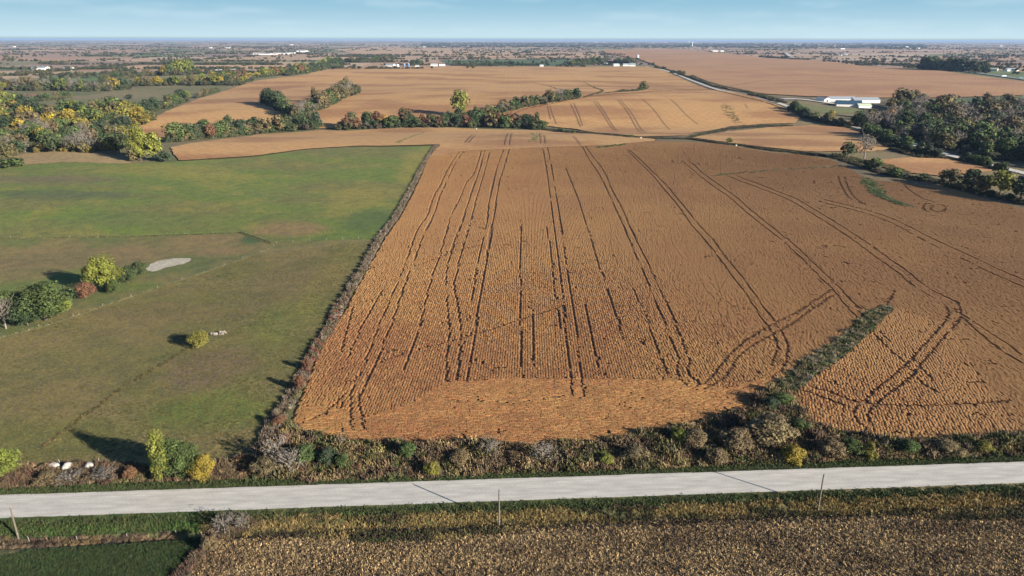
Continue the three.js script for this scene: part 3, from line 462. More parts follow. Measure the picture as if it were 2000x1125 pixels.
// ditches and grassed dips among the far fields
function ditch(px, wpx, seed, tones, size, per) { const line = curve(px, 2.5), r = rng(seed); for (const [x, z] of line) { const mp = Math.hypot(x, z) / FOCAL; for (let k = 0; k < per; k++) { const X = x + (r() - 0.5) * 2.2 * wpx * mp, Z = z + (r() - 0.5) * wpx * mp * 6; const s = size * (0.6 + 0.9 * r()); weeds.add(Math.floor(r() * 4), X, height(X, Z), Z, r() * 6.28, s * 1.5, s, s * 1.5, jitter(pick(r, tones), r)); } } }
const DITCH = [[0.075, 0.065, 0.04], [0.055, 0.055, 0.03], [0.10, 0.08, 0.05], [0.065, 0.075, 0.03]], PALE = [[0.17, 0.15, 0.09], [0.20, 0.17, 0.11], [0.10, 0.11, 0.05], [0.13, 0.13, 0.07]], LUSH = [[0.05, 0.10, 0.025], [0.12, 0.14, 0.06], [0.17, 0.17, 0.10], [0.045, 0.085, 0.025]];
ditch([[1062, 253], [1125, 258], [1175, 264], [1250, 270], [1345, 272], [1390, 278], [1450, 285], [1500, 293], [1560, 300], [1625, 308], [1660, 318], [1700, 330]], 3.0, 211, DITCH, 1.5, 4);
ditch([[1345, 270], [1380, 261], [1425, 252], [1497, 247], [1545, 246]], 3.0, 212, DITCH, 1.4, 4);
ditch([[1420, 205], [1422, 215], [1430, 228], [1440, 240]], 8, 213, [[0.055, 0.085, 0.025], [0.10, 0.10, 0.045], [0.13, 0.11, 0.06]], 1.3, 8);
ditch([[1042, 262], [1048, 268], [1040, 278]], 7, 214, LUSH, 1.0, 6);
ditch([[1168, 289], [1195, 286], [1218, 283]], 2.6, 215, LUSH, 1.0, 7);
ditch([[775, 281], [800, 270], [830, 259]], 3.5, 216, [[0.12, 0.135, 0.06], [0.17, 0.16, 0.09], [0.09, 0.11, 0.05]], 1.0, 5);
ditch([[1395, 345], [1425, 341], [1470, 337], [1520, 333], [1580, 330], [1640, 326]], 2.0, 217, PALE, 0.9, 4);
ditch([[1696, 353], [1705, 368], [1722, 384], [1742, 394], [1764, 401]], 8, 218, LUSH, 1.1, 12);
ditch([[1140, 192], [1175, 180], [1160, 172], [1140, 162]], 2.2, 219, DITCH, 1.6, 3);
ditch([[1150, 187], [1200, 181], [1230, 176], [1310, 179]], 2.2, 220, DITCH, 1.6, 4);
ditch([[1038, 162], [1070, 169], [1100, 178]], 1.2, 221, DITCH, 1.6, 3);
ditch([[1700, 330], [1730, 340], [1790, 350], [1860, 360], [1940, 380], [2040, 405]], 5, 222, DITCH, 1.7, 7);
ditch([[1640, 305], [1680, 315], [1720, 322], [1760, 335]], 7, 223, [[0.12, 0.115, 0.05], [0.085, 0.09, 0.035], [0.16, 0.14, 0.07]], 1.3, 10);
ditch([[1690, 262], [1720, 277], [1745, 292], [1790, 305], [1860, 312], [1940, 330]], 4, 224, DITCH, 1.7, 5);
ditch([[1275, 133], [1325, 152], [1375, 172], [1440, 188], [1500, 203], [1540, 218]], 1.6, 225, DITCH, 1.6, 3);
ditch([[1350, 148], [1390, 164], [1440, 176], [1500, 190], [1530, 200]], 3, 226, [[0.05, 0.055, 0.03], [0.075, 0.07, 0.04], [0.09, 0.075, 0.05]], 2.2, 4);
ditch([[1400, 172], [1440, 167], [1500, 158]], 2, 227, [[0.09, 0.09, 0.045], [0.12, 0.11, 0.06]], 1.6, 3);
// lush dip with culvert line at the corner of the pastures, and the worn path in the lower pasture
{
  const r = rng(229); for (const [x, z] of curve([[85, 872], [110, 855], [170, 810], [240, 760], [300, 722], [345, 695], [375, 678]], 0.8)) for (let k = 0; k < 2; k++) { const X = x + (r() - 0.5) * 1.5, Z = z + (r() - 0.5) * 1.2; grass.add(Math.floor(r() * 3), X, height(X, Z), Z, r() * 6.28, 0.8, 0.5 + 0.5 * r(), 0.8, jitter(pick(r, [[0.085, 0.07, 0.03], [0.12, 0.105, 0.035], [0.16, 0.12, 0.055]]), r)); }
  for (const [x, z] of curve([[-60, 682], [0, 661], [100, 633], [200, 599], [380, 539], [500, 496], [535, 480]], 0.7)) for (let k = 0; k < 2; k++) { const X = x + (r() - 0.5) * 0.8, Z = z + (r() - 0.5) * 0.8; grass.add(Math.floor(r() * 3), X, height(X, Z), Z, r() * 6.28, 0.6, 0.6 + 0.5 * r(), 0.6, jitter(pick(r, [[0.22, 0.20, 0.10], [0.17, 0.16, 0.06], [0.12, 0.13, 0.04]]), r)); }
  for (const [x, z] of curve([[-60, 467], [0, 465.5], [250, 462], [470, 455]], 0.8)) { const X = x + (r() - 0.5), Z = z + (r() - 0.5); grass.add(Math.floor(r() * 3), X, height(X, Z), Z, r() * 6.28, 0.8, 0.8 + 0.5 * r(), 0.8, jitter(pick(r, [[0.16, 0.14, 0.06], [0.09, 0.09, 0.035]]), r)); }
  for (const [x, z] of curve([[350, 315], [500, 305.5], [600, 292], [700, 286.5], [750, 286.5], [850, 284]], 0.9)) { const X = x + (r() - 0.5), Z = z + (r() - 0.5); grass.add(Math.floor(r() * 3), X, height(X, Z), Z, r() * 6.28, 0.9, 0.9 + 0.5 * r(), 0.9, jitter([0.05, 0.06, 0.025], r)); }
}
// grass verges of the road
{
  const r = rng(231);
  for (let i = 0; i < 36000; i++) {
    const x = -190 + 390 * r(), n = r(), side = r() < 0.36 ? -1 : 1, s = side < 0 ? -(4.45 + 3.4 * n) : 4.45 + 13.0 * n, z = ROAD_Z0 + ROAD_SLOPE * x + s;
    if (Math.abs(Math.atan2(x, -z)) > 0.84 || (s > 9 && (x < -57 || inPoly(STUBBLE, x, z)))) continue;
    let c;
    if (side < 0 || s < 6.2 + vnoise(x / 6, 0, 234)) c = pick(r, [[0.045, 0.070, 0.020], [0.06, 0.085, 0.024], [0.075, 0.085, 0.03]]);
    else if (x < -62) c = pick(r, [[0.045, 0.085, 0.018], [0.055, 0.095, 0.02], [0.075, 0.095, 0.03]]);
    else { const q = fbm(x / 9, s / 2.5, 233, 3); c = q > 0.51 ? pick(r, [[0.30, 0.22, 0.09], [0.24, 0.185, 0.07]]) : q > 0.43 ? pick(r, [[0.12, 0.11, 0.04], [0.15, 0.12, 0.05]]) : pick(r, [[0.075, 0.065, 0.03], [0.06, 0.075, 0.025], [0.09, 0.065, 0.04]]); }
    const k = 0.7 + 0.7 * r(); grass.add(Math.floor(r() * 3), x, height(x, z), z, r() * 6.28, k, k * (0.5 + 0.7 * r()) * (Math.abs(s) < 5.6 ? 0.45 : 1), k, jitter(c, r));
  }
  // south bank weeds: dead stems along the ditch
  for (let i = 0; i < 5200; i++) { const x = -60 + 260 * r(), s = 9.5 + 3.5 * r() + (x > 60 ? 2.5 * r() : 0), z = ROAD_Z0 + ROAD_SLOPE * x + s; if (inPoly(STUBBLE, x, z)) continue; const c = pick(r, [[0.085, 0.06, 0.035], [0.06, 0.05, 0.03], [0.13, 0.095, 0.05], [0.07, 0.075, 0.03], [0.05, 0.045, 0.028]]); const k = 0.4 + 0.6 * r(); weeds.add(Math.floor(r() * 4), x, height(x, z) - 0.05, z, r() * 6.28, k, k * 0.8, k, jitter(c, r)); }
}
weedFill(GP([[-250, 1075], [0, 1072], [100, 1068], [250, 1060], [340, 1052], [350, 1040], [230, 1048], [100, 1050], [0, 1052], [-250, 1058]]), 2.2, 241, [[0.10, 0.072, 0.045], [0.13, 0.095, 0.06], [0.20, 0.14, 0.08], [0.08, 0.058, 0.04], [0.17, 0.12, 0.06]], 0.5, 1.0);
weedFill(GP([[424, 1018], [470, 1012], [510, 1018], [500, 1030], [455, 1045], [430, 1055], [408, 1078], [375, 1110], [350, 1145], [338, 1140], [352, 1110], [390, 1076], [402, 1048], [412, 1026]]), 3.0, 242, [[0.12, 0.085, 0.055], [0.09, 0.066, 0.046], [0.15, 0.105, 0.065], [0.075, 0.058, 0.042], [0.13, 0.08, 0.06]], 0.7, 1.3);
weedFill(GP([[480, 1015], [560, 1005], [640, 1000], [640, 1030], [560, 1045], [480, 1042]]), 1.5, 243, [[0.26, 0.19, 0.075], [0.20, 0.15, 0.06], [0.13, 0.11, 0.045], [0.28, 0.21, 0.09]], 0.5, 1.0);
fill(STUBBLE, 11.0, 251, (x, z, r) => { if (Math.abs(Math.atan2(x, -z)) > 0.86 || z > -84) return; const s = roadDist(x, z), row = Math.abs(((s / 0.76) % 1) - 0.5), n = fbm(x / 6, z / 4, 252, 3); if (row > 0.36 && r() < 0.5) return; const c = mix3([0.11, 0.072, 0.038], [0.43, 0.31, 0.155], clamp(n * 0.9 - 0.15 + 0.12 * Math.sin(s * 0.9 + 2 * vnoise(x / 20, z / 20, 255)) + 0.9 * (r() - 0.35))); const k = 0.38 + 0.45 * r(); litter.add(Math.floor(r() * 3), x, height(x, z) + 0.03, z, r() * 6.28, k, k * (0.5 + 0.8 * r()), k, jitter(c, r, 0.2)); });
fill(GP([[-60, 690], [0, 664], [500, 498], [735, 470], [690, 560], [640, 650], [580, 755], [505, 880], [430, 900], [-60, 905]]), 2.0, 253, (x, z, r) => { const n = fbm(x / 12, z / 8, 254, 3); const c = mix3([0.080, 0.088, 0.024], [0.185, 0.148, 0.055], clamp(n * 1.6 - 0.3 + 0.4 * (r() - 0.5))); const k = 0.35 + 0.55 * r(); grass.add(Math.floor(r() * 3), x, height(x, z), z, r() * 6.28, k, k * 0.4 * (0.4 + r()), k, jitter(c, r)); });
fill(GP([[-80, 1092], [0, 1088], [60, 1076], [200, 1067], [330, 1058], [398, 1050], [392, 1078], [358, 1125], [340, 1150], [-80, 1150]]), 9, 256, (x, z, r) => { const k = 0.4 + 0.5 * r(); grass.add(Math.floor(r() * 3), x, height(x, z), z, r() * 6.28, k, k * (0.35 + 0.5 * r()), k, jitter(pick(r, [[0.028, 0.055, 0.014], [0.038, 0.066, 0.018], [0.03, 0.048, 0.014], [0.05, 0.066, 0.022]]), r)); });
weeds.build(); grass.build(); litter.build();

/* ------------------------------------------------------------------ trees */
function crownGeo(seed, { leaves = 900, leaf = 0.042, lobes = 13, shape = 'round', gap = 0.25, tint = 0.3 }) { // unit tree: height 1, crown about 0.9 wide
  const r = rng(seed), pos = [], col = [], L = [];
  for (let k = 0; k < lobes; k++) {
    const a = k * 2.4 + r(), t = (k + 0.5) / lobes, y = shape === 'round' ? 0.30 + 0.52 * t : shape === 'tall' ? 0.22 + 0.62 * t : 0.18 + 0.50 * t;
    const prof = shape === 'tall' ? 0.20 * Math.sin(Math.PI * (0.15 + 0.8 * t)) : 0.30 * Math.sin(Math.PI * (0.18 + 0.74 * t));
    const q = prof * (0.35 + 0.95 * r()); L.push([Math.cos(a) * q, y + 0.10 * (r() - 0.5), Math.sin(a) * q, (shape === 'tall' ? 0.13 : 0.155) * (0.55 + 0.85 * r()), 0.78 + 0.44 * r()]);
  }
  for (let i = 0; i < leaves; i++) {
    const [lx, ly, lz, lr, lt] = L[Math.floor(r() * lobes)], ct = r() * 2 - 1, ph = r() * 6.283, st = Math.sqrt(1 - ct * ct), rad = lr * (r() < 0.75 ? 0.8 + 0.35 * r() : r());
    const n = [st * Math.cos(ph), ct, st * Math.sin(ph)], c = [lx + n[0] * rad, ly + n[1] * rad * 0.9, lz + n[2] * rad]; if (c[1] < 0.10) c[1] = 0.10 + 0.05 * r();
    const d = [n[0] + (r() - 0.5) * 1.5, n[1] + 0.3 + (r() - 0.5) * 1.5, n[2] + (r() - 0.5) * 1.5], dl = Math.hypot(...d) || 1; d[0] /= dl; d[1] /= dl; d[2] /= dl;
    const h = Math.abs(d[1]) < 0.9 ? [0, 1, 0] : [1, 0, 0]; let u = [d[1] * h[2] - d[2] * h[1], d[2] * h[0] - d[0] * h[2], d[0] * h[1] - d[1] * h[0]]; const ul = Math.hypot(...u); u = u.map((x) => x / ul);
    const v = [d[1] * u[2] - d[2] * u[1], d[2] * u[0] - d[0] * u[2], d[0] * u[1] - d[1] * u[0]], s = leaf * (0.55 + 0.9 * r()), w = s * (0.5 + 0.5 * r()), g = r() * 6.283, cg = Math.cos(g), sg = Math.sin(g);
    const U = [0, 1, 2].map((k) => (u[k] * cg + v[k] * sg) * s), W = [0, 1, 2].map((k) => (v[k] * cg - u[k] * sg) * w), t = lt * (1 - tint + 2 * tint * r());
    const A = [0, 1, 2].map((k) => c[k] - U[k]), B = [0, 1, 2].map((k) => c[k] + W[k]), C = [0, 1, 2].map((k) => c[k] + U[k]), D = [0, 1, 2].map((k) => c[k] - W[k]);
    pos.push(...A, ...B, ...C, ...A, ...C, ...D); for (let q = 0; q < 6; q++) col.push(t, t * (0.95 + 0.1 * lt), t);
  }
  const g = new THREE.BufferGeometry(); g.setAttribute('position', new THREE.Float32BufferAttribute(pos, 3)); g.setAttribute('color', new THREE.Float32BufferAttribute(col, 3)); g.computeVertexNormals(); return g;
}
function limb(a, b, r0, r1, sides = 5) {
  const d = new THREE.Vector3().subVectors(b, a), g = new THREE.CylinderGeometry(r1, r0, d.length(), sides, 1, true); g.translate(0, d.length() / 2, 0);
  g.applyQuaternion(new THREE.Quaternion().setFromUnitVectors(new THREE.Vector3(0, 1, 0), d.clone().normalize())); g.translate(a.x, a.y, a.z); return g;
}
function trunkGeo(seed, { twigs = 7, fork = 0.32, spread = 0.24, fine = 0 }) {
  const r = rng(seed), V = (x, y, z) => new THREE.Vector3(x, y, z), parts = [limb(V(0, -0.03, 0), V(0.01, fork, 0), 0.028, 0.020, 6), limb(V(0.01, fork, 0), V(0.02, 0.78, 0.01), 0.020, 0.006)];
  for (let k = 0; k < twigs; k++) {
    const a = k * 2.4 + r(), y0 = fork * (0.8 + 0.9 * r()), p = V(0.01, y0, 0), q = V(Math.cos(a) * spread * (0.7 + 0.6 * r()), y0 + 0.18 + 0.30 * r(), Math.sin(a) * spread * (0.7 + 0.6 * r())); parts.push(limb(p, q, 0.013, 0.004, 4));
    for (let f = 0; f < fine; f++) { const t = 0.3 + 0.7 * r(), s = p.clone().lerp(q, t), b = r() * 6.28; parts.push(limb(s, V(s.x + Math.cos(b) * 0.11 * (0.5 + r()), s.y + 0.05 + 0.16 * r(), s.z + Math.sin(b) * 0.11 * (0.5 + r())), 0.005, 0.0012, 3)); }
  }
  return mergeGeometries(parts);
}
const leafMat = (r, g, b) => std({ vertexColors: true, color: new THREE.Color().setRGB(r, g, b), roughness: 0.9 });
const barkMat = std({ color: new THREE.Color().setRGB(0.085, 0.070, 0.055) }), greyBark = std({ color: new THREE.Color().setRGB(0.22, 0.19, 0.165) });
const LEAF = {
  dark: [[0.030, 0.050, 0.018], [0.038, 0.058, 0.020], [0.045, 0.062, 0.022], [0.034, 0.052, 0.026]], green: [[0.060, 0.088, 0.024], [0.072, 0.100, 0.026], [0.055, 0.078, 0.020]],
  brown: [[0.115, 0.092, 0.040], [0.135, 0.098, 0.046], [0.092, 0.082, 0.036]], lime: [[0.125, 0.145, 0.024], [0.150, 0.155, 0.026], [0.105, 0.125, 0.026]],
  yellow: [[0.235, 0.170, 0.024], [0.265, 0.195, 0.026], [0.190, 0.150, 0.026], [0.165, 0.145, 0.028]], orange: [[0.300, 0.150, 0.030], [0.26, 0.14, 0.04]], rust: [[0.150, 0.070, 0.040], [0.17, 0.085, 0.045]],
  umber: [[0.150, 0.105, 0.056], [0.125, 0.095, 0.050], [0.17, 0.125, 0.062]], gold: [[0.175, 0.180, 0.030], [0.160, 0.170, 0.030]],  // the last tone is lime leaf with sunlight put into its colour
  bare: [[0.135, 0.115, 0.098], [0.115, 0.10, 0.085], [0.15, 0.125, 0.105]],
};
for (const k in LEAF) LEAF[k] = LEAF[k].map((c) => leafMat(...c));
const CROWN = { round: [301, 302, 303, 304].map((s) => crownGeo(s, {})), tall: [311, 312].map((s) => crownGeo(s, { shape: 'tall', lobes: 10 })), bush: [321, 322, 323].map((s) => crownGeo(s, { shape: 'bush', lobes: 12, leaves: 800, leaf: 0.052 })), thin: [331, 332].map((s) => crownGeo(s, { leaves: 380, leaf: 0.026, lobes: 13 })) };
const FINE = { round: [401, 402, 403].map((s) => crownGeo(s, { leaves: 7000, leaf: 0.018, lobes: 22 })), bush: [411, 412, 413].map((s) => crownGeo(s, { shape: 'bush', leaves: 5000, leaf: 0.022, lobes: 18 })), tall: [421].map((s) => crownGeo(s, { shape: 'tall', leaves: 7000, leaf: 0.017, lobes: 22 })) };
const TRUNK = [501, 502, 503].map((s) => trunkGeo(s, {})), TRUNK_BARE = [511, 512].map((s) => trunkGeo(s, { twigs: 12, fine: 5, spread: 0.30 })), TRUNK_BUSH = [521, 522].map((s) => trunkGeo(s, { twigs: 9, fork: 0.10, spread: 0.30 }));
const KIND = { dark: 'dark_green_tree', green: 'green_tree', brown: 'brown_autumn_tree', lime: 'yellow_green_tree', yellow: 'yellow_autumn_tree', orange: 'orange_autumn_tree', rust: 'rust_red_tree', umber: 'brown_autumn_tree', gold: 'yellow_green_tree', bare: 'bare_grey_tree' };
const WORD = { dark: 'dark green', green: 'mid green', brown: 'brownish olive', lime: 'yellow-green', yellow: 'golden yellow', orange: 'orange', rust: 'rust red', bare: 'nearly leafless grey' };
function tree(g, kind, h, w, label, group, seed, { shape = 'round', fine = false, bush = false, category } = {}) {
  const r = rng(seed), t = base(bush ? KIND[kind].replace(/_tree$/, '_shrub') : KIND[kind], g.x, g.y, g.z, r() * 6.28);
  const geo = fine ? pick(r, FINE[shape]) : kind === 'bare' ? pick(r, CROWN.thin) : pick(r, CROWN[shape]);
  const k = w / 0.86; t.scale.set(k * (0.92 + 0.16 * r()), h, k * (0.92 + 0.16 * r()));
  put('trunk', kind === 'bare' ? pick(r, TRUNK_BARE) : shape === 'bush' ? pick(r, TRUNK_BUSH) : pick(r, TRUNK), kind === 'bare' ? greyBark : barkMat, t);
  put(bush ? 'foliage' : 'crown', geo, pick(r, LEAF[kind]), t);
  tag(t, label, category || (bush ? 'shrub' : 'tree'), group);
  return t;
}
let treeSeed = 9000;
const undergrowth = new Scatter('undergrowth', [CROWN.bush[0], CROWN.bush[1], CROWN.bush[2]], std({ vertexColors: true }), 'scrubby undergrowth filling the woods and creek belts', 'undergrowth');
const UNDER = [[0.042, 0.056, 0.022], [0.060, 0.066, 0.026], [0.085, 0.078, 0.036], [0.050, 0.060, 0.026], [0.075, 0.062, 0.040]];
function belt(px, per, hpx, spread, kinds, where, seed, opts = {}) { // trees along a surveyed line; hpx: apparent height in pixels of the photograph
  const r = rng(seed), line = curve(px, 1); let run = 0;
  const total = line.length, step = total / per;
  if (opts.under !== 0) line.forEach(([x, z], i) => { if (r() > (opts.under ?? 0.55)) return; const mp = Math.hypot(x, z) / FOCAL, h = hpx * mp * (0.30 + 0.35 * r()), X = x + (r() - 0.5) * 2 * spread * mp, Z = z + (r() - 0.5) * 2 * spread * mp * (opts.deep ?? 1.5); undergrowth.add(i % 3, X, height(X, Z) - 0.12 * h, Z, r() * 6.28, h * 1.5, h * 1.15, h * 1.5, jitter(pick(r, UNDER), r)); });
  for (let k = 0; k < per; k++) {
    const [x0, z0] = line[Math.min(total - 1, Math.floor((k + 0.2 + 0.6 * r()) * step))], d0 = Math.hypot(x0, z0), mp = d0 / FOCAL, X = x0 + (r() - 0.5) * 2 * spread * mp, Z = z0 + (r() - 0.5) * 2 * spread * mp * (opts.deep ?? 1.5);
    const h = hpx * mp * (0.65 + 0.65 * r()), w = h * (0.75 + 0.4 * r()) * (opts.wide ?? 1), kind = pick(r, kinds), shape = r() < (opts.bush ?? 0.3) ? 'bush' : r() < 0.2 ? 'tall' : 'round';
    const what = shape === 'bush' ? 'shrub' : 'tree', end = line[0][0] < line[total - 1][0] ? k / per : 1 - k / per, size = h > hpx * mp * 1.12 ? 'tall ' : h < hpx * mp * 0.8 ? 'small ' : ''; tree({ x: X, y: height(X, Z) - 0.1, z: Z }, kind, h, w * (shape === 'tall' ? 0.9 : 1), size + WORD[kind] + ' ' + what + ' ' + where + (per < 5 ? '' : end < 0.25 ? ', left end' : end > 0.75 ? ', right end' : end < 0.5 ? ', left of middle' : ', right of middle'), WORD[kind] + ' ' + what + 's ' + where, treeSeed++, { shape, bush: shape === 'bush' });
  }
}
function wood(px, count, hpx, kinds, where, seed, opts = {}) { // trees spread over a surveyed area (even in the photograph's foreshortened view)
  const r = rng(seed), xs = px.map((p) => p[0]), ys = px.map((p) => p[1]), x0 = Math.min(...xs), x1 = Math.max(...xs), y0 = Math.min(...ys), y1 = Math.max(...ys); let n = 0, tries = 0; const placed = [];
  if (opts.under) for (let k = 0; k < opts.under; k++) { const X = x0 + (x1 - x0) * r(), Y = y0 + (y1 - y0) * r(); if (polySdf(px, X, Y) > 0) continue; const g = G(X, Y), h = hpx * metresPerPixel(g) * (0.3 + 0.35 * r()); undergrowth.add(k % 3, g.x, g.y - 0.12 * h, g.z, r() * 6.28, h * 1.5, h * 1.1, h * 1.5, jitter(pick(r, opts.tones ?? UNDER), r)); }
  while (n < count && tries++ < count * 60) {
    const X = x0 + (x1 - x0) * r(), Y = y0 + (y1 - y0) * r(); if (polySdf(px, X, Y) > 0) continue;
    if (placed.some(([a, b]) => Math.hypot((a - X), (b - Y) * 2.2) < (opts.apart ?? 7))) continue; placed.push([X, Y]);
    const g = G(X, Y), mp = metresPerPixel(g), h = hpx * mp * (0.7 + 0.6 * r()), kind = pick(r, typeof kinds === 'function' ? kinds(X, Y) : kinds), shape = r() < 0.25 ? 'bush' : r() < 0.2 ? 'tall' : 'round';
    const what = shape === 'bush' ? 'shrub' : 'tree', fx = (X - Math.max(0, x0)) / (Math.min(FRAME_W, x1) - Math.max(0, x0)), fy = (Y - y0) / (y1 - y0), size = h > hpx * mp * 1.1 ? 'tall ' : h < hpx * mp * 0.85 ? 'small ' : ''; tree({ x: g.x, y: g.y - 0.1, z: g.z }, kind, h, h * (0.8 + 0.4 * r()), size + WORD[kind] + ' ' + what + ' ' + where + (fy < 0.34 ? ', back' : fy > 0.67 ? ', front' : ', middle') + (fx < 0.25 ? ' far left' : fx > 0.75 ? ' far right' : fx < 0.5 ? ' centre left' : ' centre right'), WORD[kind] + ' ' + what + 's ' + where, treeSeed++, { shape, bush: shape === 'bush' }); n++;
  }
}
const one = (px, py, kind, hpx, wpx, label, o = {}) => { const g = G(px, py), mp = metresPerPixel(g), tilt = Math.max(0.6, Math.cos(Math.atan2(CAM_H, g.d))); const full = o.fine ? 1 : 1.18; return tree(g, kind, full * hpx * mp / tilt, full * wpx * mp, label, o.group, treeSeed++, o); };

// creek line left of the beans
belt([[335, 278], [400, 271], [470, 264], [540, 257], [620, 251]], 50, 30, 7, ['dark', 'dark', 'dark', 'green', 'brown'], 'in the creek belt above the pasture crest', 601, { bush: 0.5 });
one(415, 272, 'rust', 24, 18, 'rust red tree standing in the dark creek belt');
// centre creek belts
belt([[668, 252], [740, 249], [820, 247], [880, 246], [960, 248], [1030, 250], [1058, 252]], 62, 27, 8, ['dark', 'dark', 'dark', 'green', 'brown', 'rust'], 'in the creek belt below the far bean field', 602, { bush: 0.5 });
belt([[880, 232], [930, 228], [970, 222], [1010, 212], [1060, 203], [1130, 192]], 44, 21, 6, ['dark', 'dark', 'brown', 'bare', 'green'], 'along the upper creek arm', 603, { bush: 0.5 });
one(897, 228, 'lime', 44, 36, 'tall yellow-green tree rising above the creek belt', { shape: 'round' });
one(750, 248, 'orange', 20, 22, 'small orange tinted tree at the front of the creek belt');
one(1055, 252, 'green', 18, 28, 'rounded green shrub ending the creek belt', { bush: true, shape: 'bush' });
belt([[1085, 258], [1105, 260], [1125, 261]], 4, 9, 2, ['dark', 'green'], 'in the low scrub by the ditch', 604, { bush: 1 });
one(1232, 269, 'green', 6, 14, 'low green shrub beside the ditch post', { bush: true, shape: 'bush' });
one(1425, 279, 'lime', 10, 11, 'small green shrub at the tip of the lens shaped field', { bush: true, shape: 'bush' });
// V shaped copse
belt([[519, 202], [540, 210], [556, 218], [568, 230]], 16, 25, 5, ['dark', 'dark', 'green'], 'in the short arm of the field copse', 605, { bush: 0.4 });
belt([[578, 234], [600, 222], [625, 212], [650, 200], [688, 184]], 44, 26, 10, ['dark', 'brown', 'brown', 'bare', 'bare', 'green'], 'in the long arm of the field copse', 606, { bush: 0.4 });
one(691, 186, 'dark', 18, 11, 'dark upright tree at the far tip of the field copse', { shape: 'tall' });
one(615, 200, 'brown', 26, 16, 'brown topped tree standing above the field copse', {});
belt([[565, 252], [590, 246], [615, 240]], 6, 18, 4, ['dark', 'green'], 'joining the copse to the creek', 607);
// left wood
const leftKinds = (x, y) => y > 262 ? ['yellow', 'brown', 'brown', 'dark', 'green', 'bare'] : y > 235 ? ['yellow', 'yellow', 'yellow', 'lime', 'brown', 'green', 'dark'] : ['yellow', 'lime', 'green', 'brown', 'dark', 'dark'];
wood([[-60, 225], [0, 212], [60, 219], [200, 226], [270, 224], [300, 236], [248, 262], [246, 296], [200, 300], [125, 296], [50, 300], [0, 312], [-60, 318]], 200, 27, leftKinds, 'in the golden wood at the left', 611, { apart: 7.2, under: 520, tones: [[0.10, 0.09, 0.03], [0.16, 0.12, 0.028], [0.06, 0.066, 0.026], [0.085, 0.078, 0.036]] });
one(275, 314, 'gold', 66, 44, 'tall sunlit yellow-green tree before the left wood', { shape: 'tall', fine: true });
one(300, 313, 'gold', 44, 32, 'shorter yellow-green tree beside the tall sunlit one', { shape: 'round' });
one(262, 314, 'brown', 22, 26, 'brown shrub at the foot of the tall sunlit tree', { bush: true, shape: 'bush' });
one(320, 315, 'dark', 18, 26, 'dusky shrub by the pasture corner', { bush: true, shape: 'bush' });
one(233, 300, 'dark', 34, 36, 'dark tree behind the tall sunlit one', {});
one(25, 326, 'green', 15, 38, 'low green shrub on the pasture edge at far left', { bush: true, shape: 'bush' });
// hill pasture edges and hedges
belt([[255, 230], [290, 222], [305, 212]], 9, 22, 5, ['dark', 'green', 'dark'], 'at the corner of the hill pasture', 612);
belt([[325, 212], [345, 203], [362, 196]], 8, 20, 4, ['dark', 'green', 'brown', 'lime'], 'on the bank beside the wide tan field', 613);
belt([[385, 192], [405, 184], [425, 178]], 6, 11, 3, ['dark', 'brown'], 'higher up the bank of the tan field', 614, { bush: 0.7 });
one(253, 197, 'dark', 10, 14, 'lone dark tree on the hill pasture');
belt([[262, 168], [320, 167], [380, 166], [440, 164], [490, 158]], 40, 15, 4, ['yellow', 'yellow', 'lime', 'dark', 'brown'], 'in the yellow belt behind the hill pasture', 615, { bush: 0.4 });
belt([[380, 160], [440, 157], [500, 152], [560, 146], [600, 143]], 34, 14, 4, ['yellow', 'lime', 'lime', 'green', 'rust'], 'in the yellow belt running to the far farm', 616, { bush: 0.4 });
belt([[560, 148], [600, 142], [640, 134], [668, 130]], 26, 14, 4, ['dark', 'green', 'lime', 'dark'], 'at the corner of the wide tan field', 617);
belt([[320, 148], [350, 147], [370, 146]], 7, 22, 3, ['green', 'lime', 'yellow', 'dark'], 'in the tall clump behind the yellow belt', 618);
belt([[265, 150], [300, 147], [390, 145], [480, 142]], 18, 11, 3, ['dark', 'brown', 'green'], 'in the dark row behind the yellow belt', 619, { bush: 0.4 });
belt([[-40, 178], [20, 176], [70, 177], [120, 177], [170, 178], [240, 176]], 40, 19, 6, ['brown', 'brown', 'yellow', 'dark', 'lime', 'bare'], 'in the mixed row behind the ploughed strip', 620);
belt([[60, 198], [90, 197], [140, 190]], 10, 13, 3, ['dark', 'green', 'brown'], 'beside the ploughed strip', 621, { bush: 0.5 });
belt([[0, 206], [60, 214], [120, 218], [180, 222]], 18, 13, 3, ['dark', 'green', 'brown'], 'along the foot of the hill pasture', 622, { bush: 0.5 });
belt([[200, 160], [230, 155], [262, 150]], 10, 11, 3, ['brown', 'dark', 'green'], 'at the end of the bright green field', 623, { bush: 0.4 });
// clump on the field ditch, farm trees
belt([[1208, 181], [1240, 179], [1262, 174]], 7, 9, 2, ['dark', 'brown'], 'in the ditch clump on the far field', 624, { bush: 0.6 });
one(1255, 178, 'brown', 17, 15, 'leaning brown tree in the ditch clump');
belt([[1120, 128], [1150, 126], [1180, 125], [1240, 126]], 24, 11, 3, ['dark', 'green', 'brown', 'lime'], 'round the farm at the road end', 625);
belt([[885, 128.5], [930, 128.5], [980, 128], [1020, 128]], 22, 8, 2, ['dark', 'dark', 'green'], 'in the shelter belt by the dark green field', 626, { bush: 0.4 });
belt([[675, 122], [700, 122.5], [730, 122], [770, 122]], 18, 11, 2, ['green', 'brown', 'dark'], 'in the row left of the farmhouses', 627, { bush: 0.3 });
belt([[795, 128], [810, 128], [825, 127]], 6, 11, 2, ['dark', 'green'], 'round the blue grain bins', 628);
belt([[560, 135], [600, 133], [640, 128], [665, 124]], 20, 13, 3, ['green', 'dark', 'yellow', 'lime'], 'round the hidden farmstead', 629);
